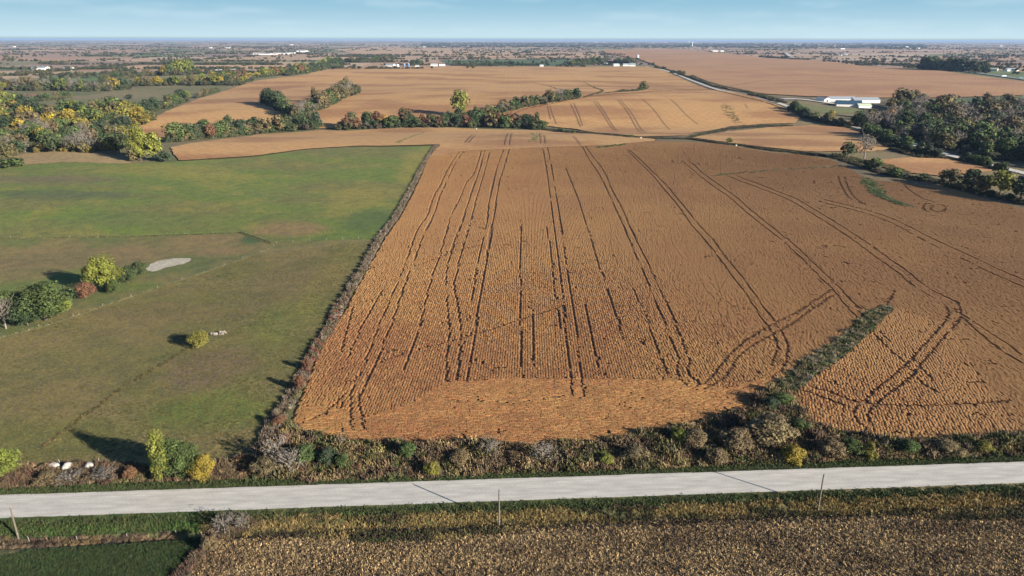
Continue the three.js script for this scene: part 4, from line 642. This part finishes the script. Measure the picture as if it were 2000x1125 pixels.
// right hand wood
const rightKinds = (x, y) => y < 225 ? ['dark', 'dark', 'green', 'brown', 'brown'] : y < 262 ? ['dark', 'brown', 'bare', 'bare', 'green', 'brown'] : ['dark', 'dark', 'brown', 'bare', 'green'];
wood([[1712, 240], [1752, 212], [1775, 203], [1840, 207], [1900, 214], [2000, 218], [2100, 224], [2100, 338], [2000, 318], [1930, 312], [1850, 296], [1790, 280], [1740, 262], [1690, 251], [1650, 245]], 210, 31, rightKinds, 'in the dark wood at the right', 631, { apart: 7.4, under: 700, tones: [[0.036, 0.046, 0.022], [0.055, 0.056, 0.028], [0.07, 0.062, 0.042], [0.085, 0.072, 0.055]] });
one(1737, 246, 'orange', 26, 17, 'orange-yellow tree glowing in the dark right hand wood');
one(1838, 243, 'yellow', 26, 22, 'golden tree among the grey trees of the right hand wood');
one(1852, 240, 'yellow', 20, 16, 'smaller golden tree beside the first in the right hand wood');
one(1768, 212, 'dark', 28, 26, 'tall dark tree crowning the back of the right hand wood');
one(1905, 292, 'green', 26, 32, 'mid green round tree near the lower edge of the right hand wood');
belt([[1545, 214], [1560, 222], [1580, 232], [1610, 240], [1660, 250]], 26, 16, 4, ['dark', 'dark', 'green', 'brown'], 'on the field side of the winding road', 632, { bush: 0.4 });
one(1622, 236, 'yellow', 16, 12, 'small yellow tree beside the winding road');
belt([[1690, 262], [1720, 274], [1750, 285], [1790, 298], [1830, 308]], 28, 20, 5, ['dark', 'dark', 'green'], 'between the winding road and the lens shaped field', 633, { bush: 0.6 });
belt([[1880, 312], [1920, 325], [1960, 335]], 14, 16, 4, ['dark', 'green'], 'by the road at the right edge', 634, { bush: 0.6 });
one(1655, 310, 'dark', 27, 27, 'dark round tree standing in the ditch junction');
one(1688, 310, 'bare', 38, 36, 'spreading leafless grey tree in the ditch junction');
one(1706, 332, 'green', 22, 30, 'green shrub below the leafless grey tree', { bush: true, shape: 'bush' });
one(1748, 346, 'green', 17, 26, 'round green shrub on the ditch bank', { bush: true, shape: 'bush' });
one(1762, 348, 'dark', 12, 18, 'small dark shrub on the ditch bank', { bush: true, shape: 'bush' });
one(1802, 352, 'dark', 12, 22, 'low dark shrub by the ploughed edge', { bush: true, shape: 'bush' });
one(1852, 364, 'brown', 26, 34, 'olive tree at the left of the row by the right edge');
one(1897, 374, 'dark', 34, 42, 'large dark tree in the row by the right edge');
one(1920, 380, 'brown', 27, 27, 'brown tree in the row by the right edge');
one(1952, 384, 'lime', 38, 36, 'sunlit green tree in the row by the right edge');
one(1992, 394, 'dark', 38, 40, 'dark tree cut by the right edge of the picture');
one(2035, 402, 'dark', 40, 44, 'dark tree just beyond the right edge');
belt([[1835, 362], [1890, 374], [1940, 386], [2010, 402]], 8, 13, 5, ['dark', 'brown', 'dark'], 'low in the row by the right edge', 639, { bush: 1, under: 0.9 });
belt([[1325, 146], [1345, 151], [1370, 160], [1395, 170], [1420, 174]], 22, 5, 1.5, ['dark', 'dark', 'brown'], 'beside the receding gravel road', 635, { bush: 0.8 });
belt([[1460, 186], [1490, 192], [1520, 202]], 10, 7, 2, ['dark', 'brown'], 'scattered along the winding road', 636, { bush: 0.7 });
belt([[1800, 136], [1830, 138], [1870, 139.5], [1925, 141]], 32, 18, 4, ['dark', 'dark', 'green', 'brown'], 'in the grove beyond the highway', 637);
belt([[1650, 122], [1700, 125], [1760, 128], [1800, 130]], 24, 5, 2, ['dark', 'brown'], 'along the highway', 638, { bush: 0.5 });

// trees and shrubs of the foreground
one(318, 943, 'gold', 96, 54, 'big yellow-green tree by the road with a long black shadow', { shape: 'tall', fine: true });
one(345, 938, 'green', 78, 62, 'leafy green tree leaning against the big yellow-green one', { shape: 'round', fine: true });
one(370, 936, 'green', 66, 50, 'darker green tree right of the big roadside tree', { shape: 'round', fine: true });
one(400, 941, 'yellow', 50, 44, 'bright yellow small tree beside the big roadside tree', { shape: 'round', fine: true });
one(8, 932, 'lime', 54, 52, 'yellow tipped green shrub at the left picture edge', { shape: 'bush', fine: true, bush: true });
one(205, 566, 'lime', 62, 56, 'round yellow-green tree in the rough pasture', { shape: 'round', fine: true });
one(222, 572, 'green', 28, 26, 'green shrub at the foot of the round pasture tree', { shape: 'bush', fine: true, bush: true });
one(250, 552, 'dark', 34, 38, 'grey-green shrub right of the round pasture tree', { shape: 'bush', fine: true, bush: true });
one(272, 537, 'dark', 30, 34, 'dark shrub nearest the sand bank', { shape: 'bush', fine: true, bush: true });
one(168, 583, 'rust', 34, 36, 'russet brown shrub left of the round pasture tree', { shape: 'bush', fine: true, bush: true });
one(90, 625, 'green', 66, 84, 'broad green tree of the pasture copse', { shape: 'round', fine: true });
one(120, 612, 'lime', 40, 40, 'yellowish shrub on the right of the pasture copse', { shape: 'bush', fine: true, bush: true });
one(55, 636, 'dark', 54, 56, 'dark green tree of the pasture copse', { shape: 'bush', fine: true });
one(12, 642, 'bare', 46, 40, 'grey bare tree at the left end of the pasture copse', {});
one(30, 620, 'green', 48, 50, 'green tree behind the pasture copse at the left edge', { shape: 'round', fine: true });
one(-30, 640, 'green', 60, 70, 'green tree past the left picture edge', { shape: 'round' });
one(392, 676, 'yellow', 34, 40, 'yellow willowy shrub alone in the lower pasture', { shape: 'bush', fine: true, bush: true });
for (const [x, y, k, h, w, l] of [
  [598, 900, 'green', 36, 54, 'broad green shrub at the fence row corner'], [640, 905, 'dark', 34, 40, 'dark shrub beside the fence row corner'], [672, 912, 'green', 30, 34, 'grey-green shrub on the road bank'], [795, 892, 'green', 32, 40, 'spiky green shrub on the edge of the beans'],
  [846, 930, 'yellow', 34, 36, 'round yellow shrub on the road bank'], [702, 918, 'rust', 16, 12, 'tiny red shrub on the road bank'], [540, 905, 'bare', 44, 50, 'grey twiggy shrub at the bottom of the fence row'], [565, 925, 'bare', 40, 50, 'brown twiggy shrub above the road'],
  [520, 925, 'umber', 36, 44, 'olive brown shrub near the fence row end'], [1325, 862, 'lime', 28, 40, 'bright green shrub where the beans meet the bank'], [1548, 905, 'yellow', 38, 46, 'golden shrub on the road bank'], [1500, 860, 'umber', 50, 90, 'broad brown thicket at the waterway mouth'],
  [1440, 872, 'umber', 40, 70, 'olive brown thicket on the wide bank'], [1620, 888, 'umber', 36, 50, 'yellowish brown shrub right of the golden one'], [1697, 898, 'yellow', 38, 26, 'upright straw yellow shrub on the bank'], [1660, 885, 'green', 30, 40, 'green shrub left of the upright straw yellow one'],
  [1400, 905, 'umber', 34, 44, 'brown shrub close above the road'], [1240, 900, 'umber', 30, 44, 'dull brown shrub on the middle of the bank'], [1060, 900, 'bare', 30, 44, 'grey brown shrub on the middle of the bank'], [1185, 905, 'lime', 22, 30, 'pale yellow-green shrub on the middle of the bank'],
  [900, 905, 'umber', 28, 40, 'brown shrub right of the round yellow one'], [960, 890, 'bare', 26, 40, 'thin grey shrub at the bean edge'], [1360, 870, 'umber', 34, 50, 'brown thicket right of the bright green shrub'], [1770, 882, 'green', 26, 40, 'green shrub toward the right of the bank'],
  [1850, 885, 'umber', 22, 50, 'low brown thicket at the right of the bank'], [1920, 882, 'yellow', 20, 30, 'straw coloured shrub near the right edge'], [255, 935, 'rust', 24, 26, 'rusty orange shrub left of the big roadside tree'], [140, 944, 'bare', 18, 40, 'tan twiggy shrub left of the white rocks'],
  [95, 945, 'umber', 24, 40, 'tawny shrub under the white rocks'], [205, 940, 'bare', 20, 40, 'mauve brown twiggy shrub right of the white rocks'], [585, 762, 'rust', 34, 22, 'red leaved shrub in the fence row'], [600, 722, 'rust', 26, 18, 'smaller red leaved shrub up the fence row'],
  [548, 832, 'rust', 26, 24, 'dull red shrub low in the fence row'], [440, 1046, 'bare', 34, 40, 'dark twiggy thicket below the road'], [472, 1032, 'bare', 22, 36, 'grey twiggy thicket beside the road'], [412, 1074, 'umber', 30, 30, 'brown shrub at the field corner below the road'],
  [1527, 792, 'green', 28, 36, 'green shrub at the foot of the waterway'], [1560, 842, 'green', 26, 34, 'green shrub between bank and right hand beans'], [1505, 800, 'dark', 26, 34, 'dark shrub at the foot of the waterway']])
  one(x, y, k, h, w, l, { shape: 'bush', fine: !(k === 'bare'), bush: true });
undergrowth.build();
console.log('trees', treeSeed - 9000);

/* distant hedgerows, groves and town trees: one hazy mass */
{
  const s = new Scatter('distant_trees', [CROWN.round[0], CROWN.round[1], CROWN.bush[0]].map((g) => g), std({ vertexColors: true }), 'hazy hedgerows and groves out to the horizon', 'trees'), r = rng(701);
  const T = [[0.045, 0.055, 0.026], [0.055, 0.062, 0.03], [0.07, 0.066, 0.034], [0.11, 0.09, 0.04], [0.04, 0.048, 0.026]];
  const clearOf = [[[1175, 97], [1300, 95], [1500, 113], [1725, 131], [2000, 158], [2120, 186], [1825, 194], [1500, 187], [1390, 168], [1250, 117]], [[237, 259], [500, 157], [635, 137], [1262, 130], [1397, 178], [1000, 224], [660, 251], [400, 268]]].map(GP);
  const plant = (x, z, h, w) => { if (clearOf.some((p) => inPoly(p, x, z))) return; s.add(Math.floor(r() * 3), x, height(x, z) - 0.2, z, r() * 6.28, w, h, w, jitter(pick(r, T), r)); };
  const inView = (x, z) => z < 0 && Math.abs(Math.atan2(x, -z)) < 0.68;
  const cg = Math.cos(0.055), sg = Math.sin(0.055), uv = (u, v) => [u * cg + v * sg, -u * sg + v * cg];
  for (let g = 0; g < 760; g++) { // hedgerows along the field boundaries
    const d = 1700 * Math.pow(16, Math.pow(r(), 0.85)), a = (r() - 0.5) * 1.34, X = Math.sin(a) * d, Z = -Math.cos(a) * d, u = X * cg - Z * sg, v = X * sg + Z * cg, cross = r() < 0.25;
    const gu = Math.round(u / 402.5) * 402.5, gv = Math.round(v / 402.5) * 402.5, len = (120 + 420 * r()) * (1 + d / 9000), thick = r() < 0.3 ? 26 : 8, n = Math.floor(len / (6 + d / 700)) * (thick > 20 ? 2 : 1);
    for (let k = 0; k < n; k++) { const t = (r() - 0.5) * len, w = (r() - 0.5) * thick, [x, z] = cross ? uv(gu + w, v + t) : uv(u + t, gv + w); if (inView(x, z) && Math.hypot(x, z) > 1600 && vnoise(t / 50, g, 702) > 0.42) plant(x, z, 5 + 7 * r(), 8 + 6 * r() + d / 1500); }
  }
  for (let g = 0; g < 130; g++) { // groves round farmsteads
    const d = 1800 * Math.pow(15, r()), a = (r() - 0.5) * 1.32, cx = Math.sin(a) * d, cz = -Math.cos(a) * d, n = 5 + Math.floor(r() * 16), R = 25 + 50 * r() + d / 200;
    for (let k = 0; k < n; k++) { const x = cx + (r() - 0.5) * 2 * R, z = cz + (r() - 0.5) * 2 * R; if (inView(x, z) && Math.hypot(x, z) > 1600) plant(x, z, 8 + 9 * r(), 9 + 8 * r()); }
  }
  for (let k = 0; k < 5200; k++) { const a = -0.12 + 0.62 * r(), d = 9000 + 12000 * r(), x = Math.sin(a) * d, z = -Math.cos(a) * d; if (fbm(x / 900, z / 500, 703, 3) > 0.43) plant(x, z, 10 + 8 * r(), 26 + 26 * r()); } // town trees
  s.build();
}

/* ------------------------------------------------------------------ poles, fences, rocks */
const woodMat = std({ color: new THREE.Color().setRGB(0.15, 0.125, 0.10) }), metalMat = std({ color: new THREE.Color().setRGB(0.32, 0.33, 0.34), roughness: 0.5, metalness: 0.6 }), greyWood = std({ color: new THREE.Color().setRGB(0.26, 0.235, 0.20) });
function pole(px, py, h, label) {
  const g = G(px, py), t = base('utility_pole', g.x, g.y, g.z, 0.05);
  const s = new THREE.CylinderGeometry(0.13, 0.19, h + 0.4, 10); s.translate(0, h / 2 - 0.2, 0); put('shaft', s, woodMat, t);
  const pin = mergeGeometries([new THREE.CylinderGeometry(0.03, 0.03, 0.35, 6).translate(0.17, h - 0.05, 0), new THREE.BoxGeometry(0.24, 0.08, 0.08).translate(0.13, h - 0.18, 0)]); const br = put('bracket', pin, metalMat, t);
  put('insulator', new THREE.CylinderGeometry(0.06, 0.08, 0.16, 8).translate(0.17, h + 0.16, 0), std({ color: new THREE.Color().setRGB(0.45, 0.42, 0.4), roughness: 0.3 }), br);
  put('band', new THREE.CylinderGeometry(0.20, 0.20, 0.25, 10).translate(0, 1.6, 0), metalMat, t);
  tag(t, label, 'pole', 'utility poles along the gravel road');
}
pole(975, 1031, 9.0, 'wooden utility pole in the middle of the lower verge');
pole(1597, 999, 9.0, 'wooden utility pole right of centre by the ditch');
pole(37, 1055, 7.6, 'wooden utility pole at the bottom left corner');
function fence(px, gap, h, label, mat = greyWood) {
  const line = curve(px, gap), [x0, z0] = line[0], t = base('wire_fence', x0, height(x0, z0), z0), r = rng(Math.floor(px[0][0] * 3 + px[0][1])), post = new THREE.CylinderGeometry(0.07, 0.085, h + 0.3, 6); post.translate(0, h / 2 - 0.15, 0);
  const wires = [[], []]; let last = null;
  for (const [x, z] of line) {
    const m = put('post', post, mat, t); m.position.set(x - x0, height(x, z) - height(x0, z0), z - z0); m.rotation.set((r() - 0.5) * 0.16, r() * 3, (r() - 0.5) * 0.16);
    const p = m.position.clone(); if (last) for (const k of [0, 1]) wires[k].push(limb(last.clone().add(new THREE.Vector3(0, h * (0.5 + 0.4 * k), 0)), p.clone().add(new THREE.Vector3(0, h * (0.5 + 0.4 * k), 0)), 0.008, 0.008, 3)); last = p;
  }
  for (const w of wires) put('wire', mergeGeometries(w), metalMat, t);
  tag(t, label, 'fence', 'wire fences');
}
fence([[540, 476], [620, 470.5], [690, 467.5], [732, 465.5]], 9, 1.3, 'thin wire fence crossing between upper and lower pasture');
fence([[-40, 1062], [50, 1058], [97, 1060], [203, 1055], [303, 1050], [345, 1046]], 11, 1.3, 'wire fence in the dead weeds at the bottom left');
fence([[345, 1046], [376, 1052], [395, 1050]], 4, 1.2, 'short wire fence end at the lower left field corner');
fence([[-40, 911], [60, 908], [145, 906], [230, 905], [420, 905], [500, 893]], 10, 1.4, 'wire fence along the bottom of the lower pasture');
fence([[497, 893], [530, 833], [577, 762], [615, 682], [655, 610], [697, 542], [737, 467], [769, 427], [795, 381], [820, 331], [851, 284]], 8, 1.4, 'wire fence standing in the overgrown fence row');
fence([[0, 660], [100, 633], [200, 599], [380, 539], [500, 496], [534, 480]], 12, 1.2, 'wire fence along the pale path between the pastures');
fence([[-40, 467], [0, 465.5], [250, 462], [470, 455]], 14, 1.2, 'wire fence below the green hayfield');
function rockGeo(seed, flat = 0.7) { const g = new THREE.IcosahedronGeometry(1, 2), p = g.attributes.position, v = new THREE.Vector3(); for (let i = 0; i < p.count; i++) { v.fromBufferAttribute(p, i); const k = 0.7 + 0.55 * fbm(v.x * 1.3 + seed, v.y * 1.3 + v.z * 0.9 + seed * 3, seed, 3); p.setXYZ(i, v.x * k, v.y * k * flat, v.z * k * 0.8); } g.computeVertexNormals(); return g; }
const limeRock = std({ color: new THREE.Color().setRGB(0.42, 0.405, 0.37) }), greyRock = std({ color: new THREE.Color().setRGB(0.24, 0.21, 0.18) });
[[108, 913, 1.0, 'white limestone boulder, leftmost of the three on the pasture edge'], [131, 915, 1.15, 'white limestone boulder, middle one on the pasture edge'], [175, 913, 1.0, 'white limestone boulder, rightmost on the pasture edge']].forEach(([x, y, s, l], i) => { const g = G(x, y), m = put('limestone_boulder', rockGeo(i + 3), limeRock); m.position.set(g.x, g.y + 0.45 * s, g.z); m.scale.set(s * 1.25, s, s); m.rotation.y = i * 1.3; tag(m, l, 'rock', 'white boulders on the pasture edge'); });
{ const g = G(428, 652), t = base('rock_pile', g.x, g.y, g.z), r = rng(5); for (let k = 0; k < 16; k++) { const m = put('stone', rockGeo(k + 20), greyRock, t), s = 0.35 + 0.45 * r(); m.position.set((r() - 0.5) * 4, 0.25 * s + (k > 10 ? 0.4 : 0), (r() - 0.5) * 2.6); m.scale.setScalar(s); m.rotation.y = r() * 6; } tag(t, 'low pile of grey stones beside the yellow pasture shrub', 'rocks'); }
// small white marker posts by the ditch
[[931, 254, 'white marker at the creek end of the bean field'], [1252, 272, 'white marker beside the ditch in mid field'], [1438, 287, 'white marker where the ditch bends right']].forEach(([x, y, l]) => { const g = G(x, y), t = base('tile_marker', g.x, g.y, g.z); put('post', new THREE.CylinderGeometry(0.10, 0.10, 1.0, 6).translate(0, 0.5, 0), greyWood, t); put('flag', new THREE.BoxGeometry(1.0, 1.0, 0.08).translate(0, 1.45, 0.1), std({ color: new THREE.Color().setRGB(0.75, 0.75, 0.72) }), t); tag(t, l, 'marker', 'white markers along the ditch'); });
// steel culvert rail on the pasture dip
{ const a = G(470, 456), b = G(530, 477), t = base('timber_rail', a.x, a.y, a.z), A = new THREE.Vector3(0, 1.0, 0), B = new THREE.Vector3(b.x - a.x, b.y - a.y + 1.0, b.z - a.z); for (const h of [0, -0.45]) put('rail', limb(A.clone().add(new THREE.Vector3(0, h, 0)), B.clone().add(new THREE.Vector3(0, h, 0)), 0.12, 0.12, 6), std({ color: new THREE.Color().setRGB(0.07, 0.065, 0.06) }), t); for (let k = 0; k <= 5; k++) { const p = A.clone().lerp(B, k / 5); put('post', new THREE.CylinderGeometry(0.12, 0.14, 1.4, 6).translate(p.x, p.y - 0.55, p.z), std({ color: new THREE.Color().setRGB(0.09, 0.08, 0.07) }), t); } tag(t, 'dark timber rail fence across the lush dip in the pasture', 'fence'); }

/* ------------------------------------------------------------------ farm buildings */
const WALLS = { white: [0.78, 0.77, 0.74], cream: [0.62, 0.58, 0.5], grey: [0.42, 0.43, 0.44] }, ROOFS = { white: [0.30, 0.335, 0.37], blue: [0.035, 0.075, 0.12], grey: [0.36, 0.38, 0.40], brown: [0.16, 0.12, 0.10], green: [0.50, 0.58, 0.42] };
const bm = (c, rough = 0.7, metal = 0) => std({ color: new THREE.Color().setRGB(...c), roughness: rough, metalness: metal });
for (const k in WALLS) WALLS[k] = bm(WALLS[k]); for (const k in ROOFS) ROOFS[k] = bm(ROOFS[k], 0.5);
const darkMat = bm([0.05, 0.055, 0.06], 0.4);
function gable(w, l, e, p, over = 0.5, th = 0.25) { // roof of width w, length l, eaves e, rise p
  const s = new THREE.Shape(); s.moveTo(-w / 2 - over, e - over * p / (w / 2)); s.lineTo(0, e + p); s.lineTo(w / 2 + over, e - over * p / (w / 2)); s.lineTo(w / 2 + over, e - over * p / (w / 2) + th); s.lineTo(0, e + p + th); s.lineTo(-w / 2 - over, e - over * p / (w / 2) + th);
  const g = new THREE.ExtrudeGeometry(s, { depth: l + 2 * over, bevelEnabled: false }); g.translate(0, 0, -l / 2 - over); return g;
}
function walls(w, l, e, p) { const s = new THREE.Shape(); s.moveTo(-w / 2, -0.6); s.lineTo(w / 2, -0.6); s.lineTo(w / 2, e); s.lineTo(0, e + p); s.lineTo(-w / 2, e); const g = new THREE.ExtrudeGeometry(s, { depth: l, bevelEnabled: false }); g.translate(0, 0, -l / 2); return g; }
function shed(px, py, w, l, e, p, turn, wall, roof, label, o = {}) { // long side along local z
  const g = G(px, py), t = base(o.name || 'farm_shed', g.x, g.y, g.z, turn);
  put('wall', walls(w, l, e, p), WALLS[wall], t); const rf = put('roof', gable(w, l, e, p), ROOFS[roof], t);
  if (o.doors) for (let k = 0; k < o.doors; k++) put('door', new THREE.BoxGeometry(0.12, e * 0.75, Math.min(4, l / o.doors * 0.5)).translate(w / 2 + 0.07, e * 0.375, (k + 0.5) / o.doors * l - l / 2), darkMat, t);
  put('door', new THREE.BoxGeometry(w * 0.35, e * 0.8, 0.12).translate(0, e * 0.4, l / 2 + 0.07), darkMat, t);
  if (o.windows) for (let k = 0; k < o.windows; k++) for (const s of [-1, 1]) put('window', new THREE.BoxGeometry(0.1, 1.3, 1.1).translate(s * (w / 2 + 0.06), e * 0.55, (k + 0.5) / o.windows * l - l / 2), darkMat, t);
  if (o.chimney) put('chimney', new THREE.BoxGeometry(0.8, 2.2, 0.8).translate(0, e + p + 0.4, l * 0.2), bm([0.2, 0.1, 0.08]), rf);
  tag(t, label, o.category || 'shed', o.group);
}
function bin(px, py, r, h, label, blue) { const g = G(px, py), t = base('grain_bin', g.x, g.y, g.z); put('drum', new THREE.CylinderGeometry(r, r, h + 0.5, 18).translate(0, h / 2 - 0.25, 0), blue ? bm([0.10, 0.17, 0.33], 0.5) : bm([0.62, 0.64, 0.66], 0.4, 0.3), t); put('roof', new THREE.ConeGeometry(r * 1.04, r * 0.55, 18).translate(0, h + r * 0.27, 0), bm([0.66, 0.68, 0.7], 0.4, 0.3), t); put('hatch', new THREE.BoxGeometry(0.9, 1.6, 0.2).translate(0, 1.0, r + 0.02), darkMat, t); tag(t, label, 'grain bin', 'grain bins'); }
const AL = Math.PI / 2;
shed(1607, 198, 13, 16, 3.6, 2.6, 0.5, 'white', 'white', 'small white shed at the left of the barn group');
shed(1642, 197.5, 16, 40, 3.6, 3.2, AL + 0.05, 'white', 'white', 'long white roofed barn at the back of the barn group', { name: 'barn', category: 'barn', doors: 4 });
shed(1688, 199.5, 17, 40, 3.6, 3.4, AL + 0.05, 'white', 'white', 'wide white barn at the right of the barn group', { name: 'barn', category: 'barn', doors: 3 });
shed(1656, 207, 20, 34, 3.4, 4.4, AL - 0.25, 'white', 'blue', 'barn with a dark blue roof in front of the white ones', { name: 'barn', category: 'barn', doors: 5 });
shed(1686, 210, 11, 18, 3, 2.4, AL, 'white', 'green', 'low pale green roofed shed before the blue roofed barn');
shed(80, 136.5, 22, 46, 6, 4, AL - 0.1, 'white', 'white', 'long white shed left of the small one at far left', { name: 'barn', category: 'barn' });
shed(135, 137.5, 18, 30, 5, 4, AL - 0.2, 'white', 'white', 'small white shed at far left among green fields');
shed(428, 142, 12, 16, 5, 4, AL, 'white', 'grey', 'white farmhouse behind the yellow belt', { name: 'farmhouse', category: 'house', windows: 3, chimney: true });
shed(451, 141, 13, 22, 5, 4, AL + 0.2, 'white', 'white', 'white outbuilding right of the house behind the yellow belt');
for (const [k, [x, y, l]] of [[505, 106.5, 44], [520, 107, 40], [535, 106.5, 36], [552, 106, 60], [568, 104.5, 40]].entries()) shed(x, y, 26, l * 1.4, 5, 4, AL, 'white', k === 3 ? 'grey' : 'white', ['first', 'second', 'third', 'fourth', 'fifth'][k] + ' from the left in the far row of white sheds', { group: 'far row of white sheds' });
shed(588, 101.5, 30, 60, 7, 5, AL, 'white', 'white', 'larger white barn behind the far row of sheds', { name: 'barn', category: 'barn' });
shed(600, 102, 26, 34, 7, 5, 0.3, 'white', 'grey', 'grey roofed barn behind the far row of sheds', { name: 'barn', category: 'barn' });
shed(763, 131, 20, 30, 7, 4, AL - 0.3, 'white', 'white', 'white machine shed left of the grain bins', { doors: 2 });
bin(777, 131, 5, 9, 'silver grain bin beside the white machine shed'); bin(789.5, 130.5, 4.5, 10, 'left blue grain bin', true); bin(798, 130.5, 4.5, 10, 'right blue grain bin', true);
shed(815, 131, 9, 12, 4, 3, AL, 'white', 'grey', 'small white shed right of the blue bins');
shed(848, 129, 13, 24, 5, 4, AL, 'white', 'grey', 'white farmhouse left of the dark green field', { name: 'farmhouse', category: 'house', windows: 3, chimney: true });
shed(863, 128.5, 14, 22, 6, 5, AL + 0.3, 'white', 'brown', 'brown roofed white farmhouse by the dark green field', { name: 'farmhouse', category: 'house', windows: 3, chimney: true });
shed(1058, 130, 11, 14, 4, 3, AL, 'white', 'grey', 'small white shed on the edge of the dark green field');
shed(1183, 127.5, 10, 14, 5, 4, AL, 'white', 'white', 'narrow white house at the left of the road end farm', { name: 'farmhouse', category: 'house', windows: 2 });
shed(1203, 129, 14, 22, 5, 4, AL + 0.2, 'white', 'grey', 'grey roofed white house of the road end farm', { name: 'farmhouse', category: 'house', windows: 3, chimney: true });
shed(1222, 129, 13, 20, 5, 4, AL, 'white', 'white', 'white shed in the middle of the road end farm', { doors: 1 });
shed(1235, 130, 15, 22, 7, 5, AL - 0.2, 'white', 'white', 'tall white barn at the right of the road end farm', { name: 'barn', category: 'barn' });
bin(1245, 115, 7, 18, 'tall pale silo on the skyline of the reddish field');
shed(1395, 100.5, 26, 60, 7, 5, AL, 'white', 'white', 'white farm building on the far edge of the reddish field', { name: 'barn', category: 'barn' });
shed(1410, 100.5, 22, 30, 7, 5, AL, 'white', 'grey', 'grey roofed farm building on the far edge of the reddish field', { name: 'barn', category: 'barn' });
shed(1940, 138.5, 13, 22, 5, 4, 0.8, 'cream', 'green', 'green roofed house beyond the highway', { name: 'farmhouse', category: 'house', windows: 3 });
shed(1975, 139, 16, 34, 5, 4, AL, 'white', 'white', 'white shed beyond the highway at the right edge', { doors: 2 });
shed(1645, 108, 24, 60, 5, 4, AL, 'white', 'white', 'white shed in the trees beyond the highway');
// water towers and town buildings on the horizon
function waterTower(px, py, h, label) { const g = G(px, py), t = base('water_tower', g.x, g.y, g.z), m = bm([0.72, 0.76, 0.78], 0.5); put('tank', new THREE.SphereGeometry(h * 0.17, 18, 12).scale(1, 0.72, 1).translate(0, h * 0.88, 0), m, t); put('stem', new THREE.CylinderGeometry(h * 0.045, h * 0.09, h * 0.84, 14).translate(0, h * 0.41, 0), m, t); put('riser', new THREE.CylinderGeometry(h * 0.012, h * 0.012, h * 0.8, 6).translate(h * 0.1, h * 0.4, 0), m, t); tag(t, label, 'water tower', 'water towers'); }
waterTower(1352, 91.5, 62, 'white water tower standing nearest on the skyline'); waterTower(1346, 84.5, 60, 'smaller looking water tower left of the nearest one'); waterTower(1502, 83, 70, 'pale tower far right on the skyline');
{
  const r = rng(801), spots = [[1020, 82], [1035, 83], [1052, 82], [1080, 82.5], [1110, 83], [1165, 83.2, 260], [1180, 83.2, 200], [1328, 84, 160], [1345, 85, 140], [1362, 84.5, 300], [1390, 85, 180], [1300, 84], [1275, 83], [1225, 84], [925, 82], [945, 82.5], [960, 83], [880, 82], [675, 80.5], [640, 81], [1535, 86], [1555, 86, 160], [1600, 88], [1780, 95, 160], [1795, 95], [1955, 90], [63, 82.5, 160], [25, 92, 120], [445, 94.5, 110], [410, 94], [830, 92], [1645, 96], [1770, 92], [570, 88]];
  spots.forEach(([x, y, l], i) => { const g = G(x, y), L = l ? l * 0.45 : 24 + 40 * r(), t = base('town_building', g.x, g.y, g.z, AL + (r() - 0.5) * 0.3); const eave = 6 + 4 * r(); put('wall', walls(24, L, eave, 3), WALLS.white, t); put('roof', gable(24, L, eave, 3, 0.6, 0.5), ROOFS[r() < 0.6 ? 'white' : 'grey'], t); tag(t, 'tiny white building on the hazy skyline', 'building', 'town buildings on the skyline'); });
}
// vehicles on the highway
function car(px, py, turn, c, label, truck) {
  const g = G(px, py), t = base(truck ? 'lorry' : 'car', g.x, g.y + 0.6, g.z, turn), L = truck ? 14 : 4.8, W = truck ? 2.6 : 1.9;
  put('body', truck ? mergeGeometries([new THREE.BoxGeometry(10.5, 2.9, W).translate(1.4, 2.4, 0), new THREE.BoxGeometry(2.4, 2.5, W * 0.95).translate(-5.4, 1.9, 0)]) : new THREE.BoxGeometry(L, 0.75, W).translate(0, 0.75, 0), bm(c, 0.4), t);
  put('cabin', truck ? new THREE.BoxGeometry(0.1, 0.9, W * 0.85).translate(-6.65, 2.5, 0) : new THREE.BoxGeometry(L * 0.52, 0.6, W * 0.88).translate(0.15, 1.42, 0), darkMat, t);
  for (const x of truck ? [-5.2, 4, 5.3] : [-1.5, 1.5]) for (const s of [-1, 1]) put('wheel', new THREE.CylinderGeometry(0.42, 0.42, 0.25, 12).rotateX(AL).translate(x, 0.42, s * W * 0.46), darkMat, t);
  tag(t, label, truck ? 'lorry' : 'car');
}
car(1960, 150.5, 0.05, [0.55, 0.62, 0.68], 'long pale lorry on the highway at the right', true); car(1906, 143, 0.05, [0.75, 0.74, 0.72], 'white car on the highway'); car(1993, 154, 0.05, [0.05, 0.16, 0.17], 'teal lorry on the highway at the right edge', true);

renderer.render(scene, camera);
